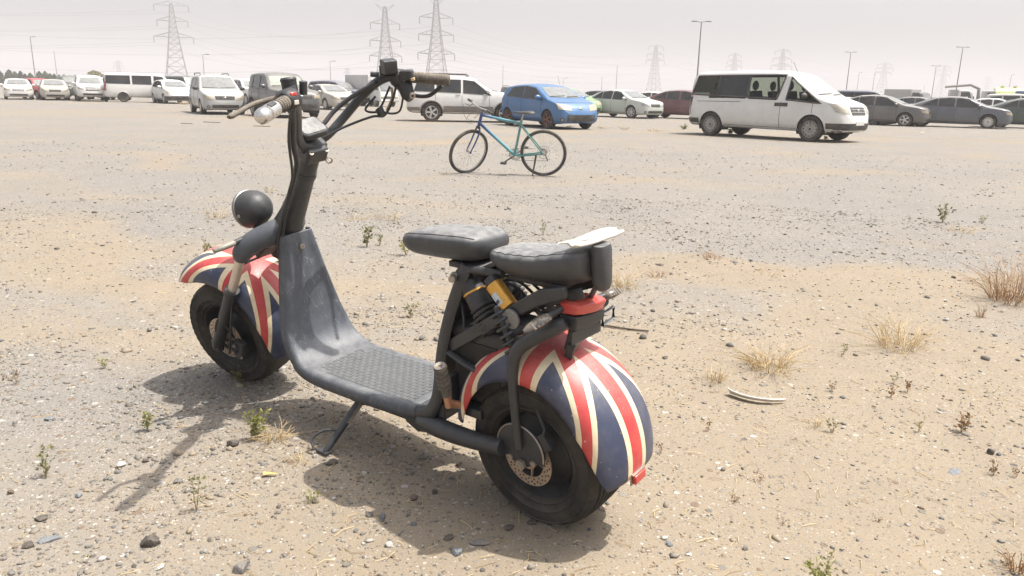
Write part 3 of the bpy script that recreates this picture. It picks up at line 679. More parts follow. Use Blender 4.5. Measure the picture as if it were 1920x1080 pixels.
gripset((0.850, -0.312, 1.205), (0.752, -0.398, 1.184), 'hand_grip', None, -1)
# switch blocks, brake reservoirs and levers
for sgn, p, dr in ((1, (0.715, 0.262, 1.210), (-0.25, 0.95, -0.15)), (-1, (0.882, -0.287, 1.206), (-0.75, -0.63, -0.15))):
    p = Vector(p); dr = Vector(dr).normalized(); up_ = Vector((0, 0, 1)); fw_ = dr.cross(up_) * (1 if sgn > 0 else -1); fw_ = -fw_ if fw_.x < 0 else fw_
    mb = MB(); mb.tube([p - dr * 0.024, p - dr * 0.018, p + dr * 0.016, p + dr * 0.022], [0.024, 0.029, 0.029, 0.024], 16); sw = mb.build('switch_block', M_blk, S, 40)
    mb = MB(); mb.box(p + Vector((-0.022, 0.002, 0.016)), (0.012, 0.020, 0.010)); mb.build('red_button', M_red, sw, 30, 0.002)
    mb = MB(); mb.box(p + Vector((-0.027, 0.0, -0.006)), (0.010, 0.016, 0.012)); mb.build('white_button', M_white, sw, 30, 0.002)
    q = p - dr * 0.036
    mb = MB()
    if sgn > 0: mb.lathe([(0.0001, 0), (0.019, 0), (0.021, 0.004), (0.0215, 0.036), (0.0225, 0.037), (0.0225, 0.042), (0.019, 0.046), (0.0001, 0.047)], q + Vector((0.03, 0, 0.004)), (0.05, 0.0, 1), 20)
    else: mb.prism(rrect(0.050, 0.044, 0.006), (0.882, -0.250, 1.246), Vector((0.9, -0.42, 0.12)), Vector((-0.1, 0.05, 1)), 0.044); mb.tube([(0.88, -0.262, 1.232), (0.872, -0.285, 1.215)], 0.009, 8); mb.tube([(0.905, -0.222, 1.222), (0.925, -0.205, 1.226)], 0.009, 10)
    rs = mb.build('brake_reservoir', M_blk, S, 35)
    mb = MB(); mb.tube([q + Vector((0.0, 0, 0.012)), q + fw_ * 0.045 + dr * 0.03 + Vector((0, 0, 0.008))], [0.020, 0.013], 10); mb.build('master_cylinder', M_blk, rs, 40)
    mb = MB(); mb.tube([q - dr * 0.02 + Vector((-0.005, 0, 0.0)), q - dr * 0.022 + Vector((-0.012, 0, 0.034))], [0.011, 0.011], 10); mb.build('mirror_mount', M_frame, rs, 40)
    if sgn > 0:
        lp = catmull([q + fw_ * 0.03, (0.775, 0.285, 1.212), (0.782, 0.335, 1.206), (0.765, 0.385, 1.196), (0.752, 0.418, 1.190), (0.748, 0.430, 1.188)], 6); rr = [0.013, 0.012, 0.010, 0.009, 0.0095, 0.011, 0.007]
    else:
        lp = catmull([q + fw_ * 0.03, (0.955, -0.345, 1.165), (0.925, -0.385, 1.135), (0.875, -0.405, 1.130), (0.835, -0.415, 1.150), (0.815, -0.42, 1.165)], 6); rr = [0.012, 0.010, 0.009, 0.008, 0.008, 0.007]
    mb = MB(); mb.tube(lp, rr, 10, flat=0.7); mb.build('brake_lever', M_grip if sgn > 0 else M_blk, S, 50)
# throttle housing and ignition lock below the far grip
mb = MB(); p = Vector((0.866, -0.297, 1.168)); mb.tube([p + Vector((0.02, 0, 0.045)), p + Vector((0.0, 0, 0.01)), p + Vector((-0.01, 0.0, -0.022)), p + Vector((-0.02, 0, -0.035))], [0.022, 0.026, 0.023, 0.014], 16); tb = mb.build('throttle_housing', M_blk, S, 40)
mb = MB(); mb.lathe([(0.004, 0.004), (0.008, 0.005), (0.011, 0.003), (0.011, -0.008)], p + Vector((-0.030, 0.0, -0.022)), (-0.8, 0.35, -0.25), 16); mb.build('key_lock', M_steel, tb, 40)
mb = MB(); mb.box((0.845, -0.293, 1.214), (0.042, 0.046, 0.034), Matrix.Rotation(radians(40), 3, 'Z')); sb_ = mb.build('speed_switch', M_blk, S, 30, 0.006)
mb = MB(); mb.box((0.826, -0.300, 1.200), (0.012, 0.036, 0.010), Matrix.Rotation(radians(40), 3, 'Z')); mb.build('switch_edge', mat('yellowed_plastic', (0.42, 0.34, 0.2), 0.6, 0, 0.3), sb_, 30, 0.002)
# cables: braided looms down the bars, loose wires at the far side
def braid(pts, r, name, par=S):
    P = catmull(pts, 14); mb = MB(); mb.tube(P, [r * (1.0 + 0.16 * (i % 2)) for i in range(len(P))], 8); return mb.build(name, M_blk, par, 80)
braid([(0.735, 0.245, 1.185), (0.80, 0.205, 1.14), (0.885, 0.16, 1.06), (0.96, 0.11, 0.985), (1.06, 0.075, 0.90), (1.15, 0.062, 0.80), (1.215, 0.062, 0.70), (1.25, 0.05, 0.62), (1.27, 0.03, 0.55)], 0.0085, 'cable_loom')
braid([(0.93, -0.225, 1.195), (0.985, -0.170, 1.160), (1.025, -0.115, 1.118), (1.035, -0.065, 1.078), (1.055, -0.02, 1.05)], 0.0072, 'cable_loom')
for pts, r in (([(0.745, 0.24, 1.19), (0.86, 0.19, 1.08), (0.98, 0.12, 0.95), (1.10, 0.075, 0.85), (1.22, 0.055, 0.66)], 0.0045),
               ([(0.90, -0.26, 1.18), (0.93, -0.24, 1.12), (0.94, -0.22, 1.10), (0.97, -0.20, 1.11), (0.95, -0.235, 1.15)], 0.0040),
               ([(0.88, -0.27, 1.18), (0.90, -0.262, 1.13), (0.93, -0.245, 1.085), (0.955, -0.21, 1.085), (1.01, -0.13, 1.06), (1.05, -0.06, 1.03)], 0.0042),
               ([(0.865, -0.285, 1.15), (0.88, -0.275, 1.10), (0.905, -0.26, 1.09), (0.93, -0.235, 1.10)], 0.0036)):
    mb = MB(); mb.tube(catmull(pts, 8), r, 6); mb.build('cable', M_blk, S, 80)
mb = MB(); mb.box((0.935, -0.235, 1.098), (0.022, 0.022, 0.03), Matrix.Rotation(0.5, 3, 'Y')); mb.build('cable_connector', M_blk, S, 30, 0.004)
mb = MB(); mb.tube(catmull([(0.895, -0.262, 1.175), (0.905, -0.268, 1.14), (0.93, -0.26, 1.10)], 5), 0.0045, 6); mb.build('brass_hose', mat('brass_hose', (0.36, 0.27, 0.14), 0.5, 0.4), S, 80)

# ---- headlamp, fork, front wheel (turned a little to the left)
FW = Vector((1.664, 0, 0.243))
mb = MB(); hd = Vector((0.97, 0.12, -0.16)).normalized(); hO = Vector((1.435, 0.02, 0.765))
mb.lathe([(0.0001, -0.082), (0.03, -0.078), (0.052, -0.060), (0.064, -0.036), (0.069, -0.008), (0.069, 0.012)], hO, hd, 36); hl = mb.build('headlamp', M_blk, S, 50)
mb = MB(); mb.lathe([(0.069, 0.006), (0.0718, 0.008), (0.0718, 0.018), (0.066, 0.022), (0.064, 0.016)], hO, hd, 36); mb.build('headlamp_rim', mat('dull_rim', (.22, .22, .21), .4, .6, .2, 10), hl, 40)
mb = MB(); mb.lathe([(0.065, 0.018), (0.045, 0.028), (0.02, 0.033), (0.0001, 0.034)], hO, hd, 36); mb.build('headlamp_lens', mat('lamp_glass', (0.55, 0.55, 0.52), 0.12, 0, 0.1, 8, 0.05, 0, 60, 0.5), hl, 60)
mb = MB(); mb.lathe([(0.0001, 0.004), (0.006, 0.004), (0.007, 0)], hO + Vector((-0.02, 0.066, -0.01)), (-0.2, 1, 0), 8); mb.build('lamp_screw', M_steel, hl, 30)
mb = MB(); mb.tube(catmull([hO + Vector((-0.02, 0, -0.055)), hO + Vector((-0.035, 0, -0.095)), (1.37, 0, 0.655), (1.33, 0, 0.63)], 5), [0.022, 0.018, 0.02, 0.024], 10, flat=0.7); mb.build('headlamp_bracket', M_blk, hl, 50)
for sgn in (1, -1):
    mb = MB(); mb.tube([steer(p) for p in catmull([(1.255, 0.0, 0.705), (1.285, 0.055 * sgn, 0.705), (1.322, 0.105 * sgn, 0.695), (1.352, 0.138 * sgn, 0.668), (1.362, 0.142 * sgn, 0.640)], 6)], [0.05, 0.047, 0.042, 0.039, 0.035, 0.026], 16); mb.build('fork_crown', mat('blue_grey_plastic', (0.050, 0.056, 0.068), 0.45, 0, 0.08, 7, 0.1, 0.05, 90, 0.1, 0.2, 0.5, GD), S, 60)
    a, b = Vector((1.365, 0.142 * sgn, 0.650)), Vector((1.685, 0.142 * sgn, 0.228)); d = b - a
    mb = MB(); mb.tube([steer(a), steer(a + d * 0.42)], 0.0175, 16); fk = mb.build('fork_leg', mat('champagne_fork_tube', (0.62, 0.55, 0.46), 0.3, 0.6, 0.12, 14, 0.06), S, 60)
    mb = MB(); mb.tube([steer(a + d * t) for t in (0.34, 0.345, 0.40, 0.405, 0.96, 1.03)], [0.024, 0.028, 0.028, 0.0245, 0.024, 0.018], 16); sl = mb.build('fork_slider', M_blk, fk, 40)
    mb = MB(); mb.box(steer(b + Vector((0.0, 0, 0.0))), (0.05, 0.028, 0.05)); mb.build('axle_clamp', M_blk, fk, 30, 0.006)
mb = MB(); mb.box(steer((1.30, 0, 0.645)), (0.08, 0.20, 0.03), Matrix.Rotation(radians(37), 3, 'Y')); mb.tube([steer((1.255, 0, 0.70)), steer((1.34, 0, 0.60))], 0.03, 14); mb.build('lower_yoke', M_blk, S, 40, 0.006)
ft = tyre(FW, steer, False, 'tyre', 1.055); hubset(FW, ft, 1, steer, 0.090)
mb = MB(); c_ = FW + Vector((-0.082, 0.118, -0.035)); mb.box(steer(c_), (0.055, 0.036, 0.085), Matrix.Rotation(radians(-20), 3, 'Y')); mb.tube([steer(c_ + Vector((0.05, 0, 0.02))), steer(c_ + Vector((0, 0.01, 0.0)))], 0.02, 10)
fc = mb.build('front_brake_caliper', M_blk, S, 30, 0.008)
for k in (-0.025, 0.025): mb = MB(); mb.lathe([(0.0001, 0.004), (0.007, 0.004), (0.008, 0)], steer(c_ + Vector((k * 0.4, 0.019, k))), (-0.1, 1, 0), 8); mb.build('caliper_bolt', M_steel, fc, 30)
mb = MB(); mb.tube([steer(p) for p in catmull([(1.62, 0.150, 0.20), (1.56, 0.158, 0.30), (1.50, 0.150, 0.44), (1.47, 0.135, 0.54), (1.42, 0.11, 0.595), (1.36, 0.06, 0.615)], 8)], 0.0045, 6)
mb.tube([steer(p) for p in catmull([(1.665, 0.14, 0.245), (1.63, 0.165, 0.32), (1.59, 0.16, 0.37), (1.555, 0.155, 0.31)], 8)], 0.003, 6); mb.build('brake_hose', M_blk, S, 80)
mudguard(FW, lin([(54, .296), (64, .330), (90, .352), (125, .348), (175, .318), (188, .31)]), 0.128, lin([(42, .268), (70, .262), (110, .262), (150, .250), (190, .246)]), 58, 190, 118,
         lin([(58, .72), (62, .87), (68, .97), (73, 1), (165, 1), (180, .95), (190, .8)]), steer)
# front left and right indicators on their stalks
for sgn in (1, -1):
    a = steer((1.345, 0.135 * sgn, 0.715)); b = steer((1.375, 0.235 * sgn, 0.716)); d = b - a
    mb = MB(); mb.tube([steer((1.32, 0.07 * sgn, 0.69)), a - d * 0.15, a + d * 0.25], [0.014, 0.012, 0.010], 10); mb.build('front_indicator_stalk', M_blk, S, 50)
    mb = MB(); mb.tube([a + d * 0.2, a + d * 0.26, a + d * 0.7, a + d * 0.98, b], [0.009, 0.014, 0.0135, 0.011, 0.008], 12, flat=0.8); mb.build('front_indicator', mat('faded_indicator', (0.20, 0.19, 0.165), 0.45, 0, 0.2, 20, 0.1, 0, 60, 0, 0.2), S, 50)

# ================================================================== vehicles
M_tyre = mat('car_tyre', (0.022, 0.021, 0.021), 0.85, 0, 0.35, 5, 0.2, 0, 60, 0, 0.25, 0.3)
M_alloy = mat('alloy_rim', (0.55, 0.54, 0.53), 0.4, 0.5, 0.25, 6, 0.1)
M_steelrim = mat('steel_rim', (0.30, 0.29, 0.28), 0.55, 0.4, 0.4, 6, 0.15)
M_rustrim = mat('red_brown_rim', (0.14, 0.045, 0.04), 0.6, 0.2, 0.3, 6, 0.2)
M_glass = mat('tinted_car_glass', (0.016, 0.018, 0.019), 0.14, 0, 0.08, 1.6, 0.15, 0, 60, 0.0, 0.05, 0.5)
M_dglass = mat('dusty_windscreen', (0.13, 0.14, 0.14), 0.2, 0, 0.4, 1.2, 0.15, 0, 60, 0.4, 0.32, 0.6, (0.36, 0.35, 0.32))
M_trim = mat('black_trim', (0.028, 0.028, 0.029), 0.6, 0, 0.22, 3, 0.15, 0, 60, 0, 0.15)
M_cladding = mat('grey_cladding', (0.16, 0.15, 0.145), 0.6, 0, 0.3, 2, 0.1, 0, 60, 0, 0.15)
M_lamp = mat('yellowed_headlamp', (0.34, 0.30, 0.23), 0.2, 0, 0.25, 5, 0.12, 0, 60, 0.5, 0.15)
M_amber = mat('amber_headlamp', (0.34, 0.285, 0.20), 0.25, 0, 0.25, 5, 0.12, 0, 60, 0.4, 0.15)
M_clear = mat('clear_headlamp', (0.30, 0.32, 0.33), 0.15, 0, 0.2, 5, 0.1, 0, 60, 0.5, 0.1)
M_tail = mat('tail_lens', (0.28, 0.02, 0.022), 0.25, 0, 0.2, 6, 0.1, 0, 60, 0.4)
M_grille = mat('grille_black', (0.03, 0.03, 0.032), 0.5, 0, 0.25, 6, 0.2)
M_bright = mat('bright_trim', (0.55, 0.55, 0.54), 0.25, 0.8, 0.2, 6, 0.1)
M_seam = mat('panel_gap', (0.03, 0.03, 0.03), 0.8, 0, 0.1, 6)
M_under = mat('underside', (0.02, 0.02, 0.02), 0.9, 0, 0.3, 3)
M_plate = mat('number_plate', (0.55, 0.55, 0.53), 0.5, 0, 0.2, 8, 0.05)
M_cloth = mat('cabin_cloth', (0.035, 0.035, 0.038), 0.9, 0, 0.08, 6)
def see_glass():
    t = NT('clear_tinted_glass'); t.b.inputs['Base Color'].default_value = (0.02, 0.022, 0.022, 1); t.b.inputs['Roughness'].default_value = 0.08
    tr = t.n('ShaderNodeBsdfTransparent'); tr.inputs['Color'].default_value = (0.74, 0.79, 0.70, 1)
    mx = t.n('ShaderNodeMixShader'); mx.inputs[0].default_value = 0.72; t.l(t.b.outputs[0], mx.inputs[1]); t.l(tr.outputs[0], mx.inputs[2]); t.l(mx.outputs[0], t.o.inputs['Surface'])
    return t.m
M_see = see_glass()

PROF = {
 'sedan': dict(L=4.75, W=1.80, top=[(-2.375,.55),(-2.36,.80),(-2.3,.98),(-2.1,1.05),(-1.75,1.07),(-1.2,1.30),(-.75,1.42),(-.2,1.46),(.3,1.44),(.6,1.36),(1.35,1.03),(1.6,.99),(2.0,.925),(2.2,.87),(2.30,.78),(2.35,.66),(2.375,.52)],
    bot=[(-2.375,.48),(-2.34,.34),(-2.2,.26),(-1.9,.2),(1.9,.18),(2.2,.2),(2.33,.27),(2.375,.42)], belt=[(-2.375,.5),(-2.2,.84),(-1.5,.94),(0,.92),(1.2,.89),(1.9,.82),(2.25,.74),(2.35,.55)], wx=(1.42,-1.34), R=.325, tum=.42,
    sw=[([(-1.42,1.0),(-.75,.975)],[(-1.02,1.23),(-.75,1.345)]), ([(-.70,.97),(-.04,.955)],[(-.70,1.355),(-.04,1.385)]), ([(.04,.95),(1.12,.92)],[(.04,1.385),(.52,1.325)])],
    ws=(1.03,.66,1.385,.54), rw=(1.08,.62,1.37,.52), doors=(-.72,0.0,1.02), hl=(.42,.83,.61,.78), gr=(.38,.59,.74), intake=(.55,.28,.40), mir=(.98,.98)),
 'hatch': dict(L=4.05, W=1.74, top=[(-2.02,.6),(-2.0,.85),(-1.95,1.05),(-1.85,1.22),(-1.6,1.40),(-1.0,1.47),(-.3,1.485),(.2,1.43),(.5,1.32),(1.2,1.01),(1.5,.94),(1.75,.85),(1.90,.73),(1.98,.59),(2.02,.45)],
    bot=[(-2.02,.5),(-1.98,.34),(-1.8,.24),(1.6,.19),(1.85,.2),(1.98,.27),(2.02,.38)], belt=[(-2.02,.55),(-1.85,.95),(-1,.96),(.6,.91),(1.2,.87),(1.7,.76),(2.0,.5)], wx=(1.23,-1.31), R=.305, tum=.40,
    sw=[([(-1.45,1.03),(-.42,.985)],[(-1.15,1.33),(-.42,1.385)]), ([(-.34,.98),(.92,.93)],[(-.34,1.385),(.30,1.315)])],
    ws=(1.02,.66,1.37,.52), rw=(1.02,.6,1.36,.5), doors=(-1.30,-.38,.86), hl=(.36,.80,.60,.84), gr=(.0,.0,.0), intake=(.56,.27,.48), mir=(.78,.99)),
 'suv': dict(L=4.88, W=1.91, top=[(-2.44,.6),(-2.42,1.0),(-2.38,1.2),(-2.22,1.58),(-2.05,1.74),(-1.2,1.80),(-.2,1.79),(.3,1.71),(1.0,1.25),(1.3,1.20),(2.0,1.13),(2.26,1.06),(2.38,.92),(2.43,.72),(2.44,.55)],
    bot=[(-2.44,.55),(-2.4,.42),(-2.2,.34),(2.1,.30),(2.35,.36),(2.44,.5)], belt=[(-2.44,.58),(-2.3,1.05),(-1,1.07),(1,1.02),(1.8,.94),(2.35,.75)], wx=(1.48,-1.43), R=.375, tum=.30,
    sw=[([(-2.12,1.17),(-1.32,1.15)],[(-1.98,1.56),(-1.32,1.62)]), ([(-1.22,1.15),(-.28,1.12)],[(-1.22,1.63),(-.28,1.63)]), ([(-.18,1.12),(.93,1.06)],[(-.18,1.63),(.26,1.58)])],
    ws=(1.20,.70,1.63,.58), rw=(1.2,.66,1.62,.58), doors=(-1.27,-.23,.86), hl=(.48,.86,.78,.94), gr=(.44,.72,.94), intake=(.6,.42,.55), mir=(.80,1.18)),
 'boxsuv': dict(L=4.44, W=1.82, top=[(-2.22,.6),(-2.2,1.05),(-2.16,1.3),(-2.06,1.65),(-1.9,1.74),(-1.0,1.78),(-.1,1.77),(.15,1.70),(.78,1.21),(1.0,1.16),(1.8,1.11),(2.05,1.05),(2.16,.94),(2.21,.75),(2.22,.55)],
    bot=[(-2.22,.55),(-2.18,.42),(-2.0,.34),(1.95,.30),(2.15,.36),(2.22,.5)], belt=[(-2.22,.58),(-2.1,1.05),(-1,1.06),(.8,1.02),(1.7,.95),(2.15,.8)], wx=(1.33,-1.3), R=.36, tum=.24,
    sw=[([(-1.95,1.16),(-1.28,1.14)],[(-1.86,1.58),(-1.28,1.62)]), ([(-1.18,1.14),(-.34,1.11)],[(-1.18,1.63),(-.34,1.63)]), ([(-.24,1.11),(.72,1.07)],[(-.24,1.63),(.12,1.58)])],
    ws=(1.20,.70,1.62,.62), rw=(1.2,.66,1.62,.6), doors=(-1.23,-.29,.66), hl=(.50,.86,.76,.94), gr=(.46,.76,.92), intake=(.6,.42,.56), mir=(.62,1.18)),
 'mpv': dict(L=4.70, W=1.84, top=[(-2.35,.6),(-2.33,1.0),(-2.28,1.25),(-2.1,1.58),(-1.9,1.66),(-1,1.71),(-.1,1.71),(.35,1.63),(1.2,1.11),(1.5,1.05),(2.0,.96),(2.18,.90),(2.29,.78),(2.34,.62),(2.35,.48)],
    bot=[(-2.35,.5),(-2.3,.36),(-2.1,.26),(2.0,.20),(2.25,.24),(2.33,.34),(2.35,.44)], belt=[(-2.35,.55),(-2.2,1.0),(-1,1.0),(1,.96),(1.8,.88),(2.2,.76),(2.33,.55)], wx=(1.45,-1.4), R=.325, tum=.30,
    sw=[([(-2.05,1.1),(-1.3,1.08)],[(-1.95,1.48),(-1.3,1.54)]), ([(-1.2,1.08),(-.25,1.06)],[(-1.2,1.55),(-.25,1.56)]), ([(-.15,1.05),(1.0,1.0)],[(-.15,1.56),(.32,1.50)])],
    ws=(1.10,.74,1.60,.62), rw=(1.15,.66,1.55,.58), doors=(-1.25,-.2,1.0), hl=(.44,.85,.63,.82), gr=(.42,.64,.80), intake=(.55,.29,.42), mir=(.95,1.08)),
 'van': dict(L=5.15, W=1.92, top=[(-2.57,.6),(-2.55,1.1),(-2.5,1.5),(-2.40,1.82),(-2.2,1.91),(-1,1.935),(.4,1.925),(.85,1.85),(1.72,1.26),(1.92,1.19),(2.25,1.09),(2.42,.98),(2.51,.80),(2.56,.6),(2.57,.5)],
    bot=[(-2.57,.5),(-2.52,.36),(-2.3,.30),(2.2,.26),(2.48,.30),(2.55,.38),(2.57,.46)], belt=[(-2.57,.55),(-2.45,1.1),(-1,1.13),(1.2,1.08),(1.8,1.02),(2.3,.90),(2.52,.6)], wx=(1.62,-1.56), R=.345, tum=.22,
    sw=[([(-2.38,1.22),(-1.42,1.19)],[(-2.20,1.76),(-1.42,1.775)]), ([(-1.40,1.19),(-.42,1.16)],[(-1.40,1.775),(-.42,1.785)]), ([(-.40,1.16),(.55,1.13)],[(-.40,1.785),(.70,1.79)]), ([(.82,1.12),(1.86,1.03)],[(.88,1.74),(1.06,1.585)])],
    ws=(1.24,.76,1.80,.68), rw=(1.2,.7,1.75,.62), doors=(.68,1.62), hl=(.52,.90,.76,1.04), gr=(.44,.74,.95), intake=(.7,.34,.46), mir=(1.40,1.2)),
 'minibus': dict(L=4.70, W=1.69, top=[(-2.35,.6),(-2.34,1.1),(-2.3,1.6),(-2.2,1.90),(-2.0,1.97),(-1,1.985),(1.2,1.98),(1.5,1.93),(2.05,1.18),(2.2,1.02),(2.30,.8),(2.35,.5)],
    bot=[(-2.35,.5),(-2.3,.38),(-2.1,.34),(2.0,.30),(2.25,.34),(2.35,.46)], belt=[(-2.35,.55),(-2.2,1.15),(0,1.15),(1.6,1.10),(2.2,.85)], wx=(1.18,-1.12), R=.325, tum=.16,
    sw=[([(-2.15,1.24),(-.62,1.22)],[(-2.1,1.78),(-.62,1.79)]), ([(-.48,1.22),(.72,1.20)],[(-.48,1.79),(.72,1.79)]), ([(.88,1.2),(1.85,1.15)],[(.88,1.79),(1.42,1.74)])],
    ws=(1.22,.72,1.86,.66), rw=(1.3,.66,1.8,.62), doors=(.80,1.9), hl=(.42,.76,.72,.90), gr=(.38,.74,.88), intake=(.55,.38,.5), mir=(1.75,1.3)),
}
def smooth_curve(pts):
    xs = [p[0] for p in pts]; zs = [p[1] for p in pts]
    X = np.linspace(xs[0], xs[-1], 800); Z = np.interp(X, xs, zs)
    k = 17; Zp = np.pad(Z, k // 2, mode='edge'); Zs = np.convolve(Zp, np.ones(k) / k, 'valid')
    e = np.clip(np.minimum(X - xs[0], xs[-1] - X) / 0.12, 0, 1); Z = Z * (1 - e) + Zs * e
    return lambda x: float(np.interp(x, X, Z))

def hull(P):
    L, W = P['L'], P['W']; top, bot, belt = smooth_curve(P['top']), smooth_curve(P['bot']), smooth_curve(P['belt'])
    N = 84; taus = np.linspace(-1, 1, N); xs = L / 2 * (0.55 * np.sin(taus * pi / 2) + 0.45 * taus); xs[0], xs[-1] = -L / 2 * 0.9995, L / 2 * 0.9995
    rings = []
    for x in xs:
        a = abs(x) / (L / 2); pl = max(1e-3, 1 - a ** 11) ** 0.25; w = W / 2 * pl
        b, c = bot(x), top(x); c = max(c, b + 0.03); t = min(belt(x), c - 0.05 * min(1, (c - b) / 0.4)); t = max(t, b + (c - b) * 0.45); h = c - t
        pts = [(0, b), (w * .84, b), (w * .93, b + min(.05, (t - b) * .2))]
        z0 = pts[-1][1]
        for s in (.2, .4, .6, .8): pts.append((w * (.945 + .055 * sin(pi * (.1 + .78 * s))), z0 + (t - z0) * s))
        pts.append((w * .968, t))
        crown = min(.045, h * .35); rc = min(.10, (h - crown) * .55); yb = w * .968
        yr = yb - P['tum'] * max(0, h - crown - rc) * min(1, h / .25)
        for s in (.25, .5, .75, 1): pts.append((yb + (yr - yb) * s, t + (h - crown - rc) * s))
        for an in (30, 60, 90): pts.append((yr - rc + rc * cos(radians(an)), t + h - crown - rc + rc * sin(radians(an))))
        ye = pts[-1][0]
        for s in (.66, .33, 0): pts.append((ye * s, c - crown * s * s))
        ring = [(x, y, z) for y, z in pts] + [(x, -y, z) for y, z in pts[-2:0:-1]]
        rings.append(ring)
    mb = MB(); mb.loft(rings); return mb

def ruled(pb, pt, n, m):
    def res(p, k):
        p = np.array(p, float)
        if len(p) == 1: return np.repeat(p, k, 0)
        d = np.r_[0, np.cumsum(np.linalg.norm(np.diff(p, axis=0), axis=1))]; s = np.linspace(0, d[-1], k)
        return np.stack([np.interp(s, d, p[:, i]) for i in range(2)], -1)
    B, T = res(pb, n), res(pt, n)
    return [[tuple(B[i] * (1 - j / (m - 1)) + T[i] * (j / (m - 1))) for i in range(n)] for j in range(m)]

class Car:
    def __init__(s, typ, scale=1.0, wide=1.0):
        s.P = dict(PROF[typ]); s.typ = typ; s.mb = hull(s.P)
        s.bvh = BVHTree.FromPolygons([Vector(v) for v in s.mb.v], s.mb.f)
    def hit(s, mode, a, b):
        """mode l/r: (x, z) from that side; f/b: (y, z) from front or back"""
        if mode in 'lr':
            g = 1 if mode == 'l' else -1; o, d = Vector((a, 3 * g, b)), Vector((0, -g, 0))
        else:
            g = 1 if mode == 'f' else -1; o, d = Vector((4 * g, a, b)), Vector((-g, 0, 0))
        r = s.bvh.ray_cast(o, d)
        return (r[0], r[1] if r[1].dot(d) < 0 else -r[1]) if r[0] is not None else (None, None)
    def patch(s, name, mode, pb, pt, m, par, off=0.006, n=9, k=5, solid=0.0):
        G = ruled(pb, pt, n, k); V = []; last = None
        for row in G:
            for a, b in row:
                p, nr = s.hit(mode, a, b); tr_ = 0
                while p is None and tr_ < 8: tr_ += 1; p, nr = s.hit(mode, a * (1 - .02 * tr_), b + .025 * tr_)
                q = p + nr * off if p is not None else last
                if q is None: q = Vector((0, 0, 0))
                last = q; V.append(q)
        Fc = [(j * n + i, j * n + i + 1, (j + 1) * n + i + 1, (j + 1) * n + i) for j in range(k - 1) for i in range(n - 1)]
        mb = MB(); mb.add(V, Fc); return mb.build(name, m, par, 50, 0, solid)
    def line(s, name, mode, pts, m, par, w=0.006, off=0.002):
        P = []
        for i in range(len(pts) - 1):
            for t in np.linspace(0, 1, 7)[: -1 if i < len(pts) - 2 else None]:
                h, nr = s.hit(mode, pts[i][0] * (1 - t) + pts[i + 1][0] * t, pts[i][1] * (1 - t) + pts[i + 1][1] * t)
                if h is not None: P.append(h + nr * off)
        if len(P) > 1:
            mb = MB(); mb.tube(P, w, 5); return mb.build(name, m, par, 60)

def rim_mesh(R, style):
    mb = MB(); r = R * 0.66
    mb.lathe([(r * .86, -.03), (r, -.01), (r * 1.0, .03), (r * .93, .028), (r * .85, -.005)] if style != 'steel' else [(0.0001, -.01), (r * .9, -.03), (r, 0.02), (r * 1.0, .03), (r * .93, .028), (r * .88, -.005)], (0, 0, 0), (0, 1, 0), 28)
    if style == 'alloy' or style == 'five':
        for k in range(5 if style == 'five' else 7):
            a = 2 * pi * k / (5 if style == 'five' else 7); d = Vector((cos(a), 0, sin(a))); e = Vector((-sin(a), 0, cos(a))); wv = r * (.17 if style == 'five' else .13)
            mb.add([d * r * .15 + e * wv * .7 + Vector((0, .026, 0)), d * r * .15 - e * wv * .7 + Vector((0, .026, 0)), d * r * .93 - e * wv * 1.1 + Vector((0, .018, 0)), d * r * .93 + e * wv * 1.1 + Vector((0, .018, 0)),
                    d * r * .15 + e * wv * .7, d * r * .15 - e * wv * .7, d * r * .93 - e * wv * 1.1 - Vector((0, .01, 0)), d * r * .93 + e * wv * 1.1 - Vector((0, .01, 0))],
                   [(0, 1, 2, 3), (0, 3, 7, 4), (1, 5, 6, 2)])
        mb.lathe([(0.0001, .03), (r * .2, .028), (r * .22, 0)], (0, 0, 0), (0, 1, 0), 16)
    else:
        mb.lathe([(0.0001, .02), (r * .3, .02), (r * .42, .0), (r * .62, .012), (r * .84, .014), (r * .9, -.01)], (0, 0, 0), (0, 1, 0), 28)
    return mb
def rim_dark(R):
    mb = MB(); r = R * 0.6
    for k in range(12):
        a = 2 * pi * k / 12; p = Vector((cos(a) * r * .88, .017, sin(a) * r * .88)); mb.lathe([(0.0001, .002), (r * .09, .002), (r * .09, -.01)], p, (0, 1, 0), 7)
    mb.lathe([(0.0001, .025), (r * .16, .024), (r * .18, .01)], (0, 0, 0), (0, 1, 0), 10)
    return mb
WHEELS = {}
def wheel_set(R, width, style, rm):
    key = (R, width, style, rm.name)
    if key not in WHEELS:
        t = MB(); w = width / 2
        t.lathe([(R * .64, -w * .7), (R * .7, -w), (R * .9, -w * 1.02), (R * .97, -w * .9), (R, -w * .7), (R, w * .7), (R * .97, w * .9), (R * .9, w * 1.02), (R * .7, w), (R * .64, w * .7)], (0, 0, 0), (0, 1, 0), 32)
        a = t.build('wheel', M_tyre, None, 40); b = rim_mesh(R, style).xf(lambda p: Vector((p.x, p.y + w * .72, p.z))).build('rim', rm, None, 35)
        bk = MB(); bk.lathe([(0.0001, -.03), (R * .62, -.035), (R * .66, 0)], (0, w * .6, 0), (0, 1, 0), 24); c = bk.build('brake_backing', M_under, None, 40)
        d = rim_dark(R).xf(lambda p: Vector((p.x, p.y + w * .72, p.z))).build('rim_holes', M_under, None, 30) if style == 'steel' else None
        WHEELS[key] = [o.data if o else None for o in (a, b, c, d)]
        for o in (a, b, c, d):
            if o: bpy.data.objects.remove(o)
    return WHEELS[key]
def put(me, name, par, loc=(0, 0, 0), rz=0.0):
    o = bpy.data.objects.new(name, me); COL.objects.link(o); o.parent = par; o.location = loc; o.rotation_euler = (0, 0, rz); return o
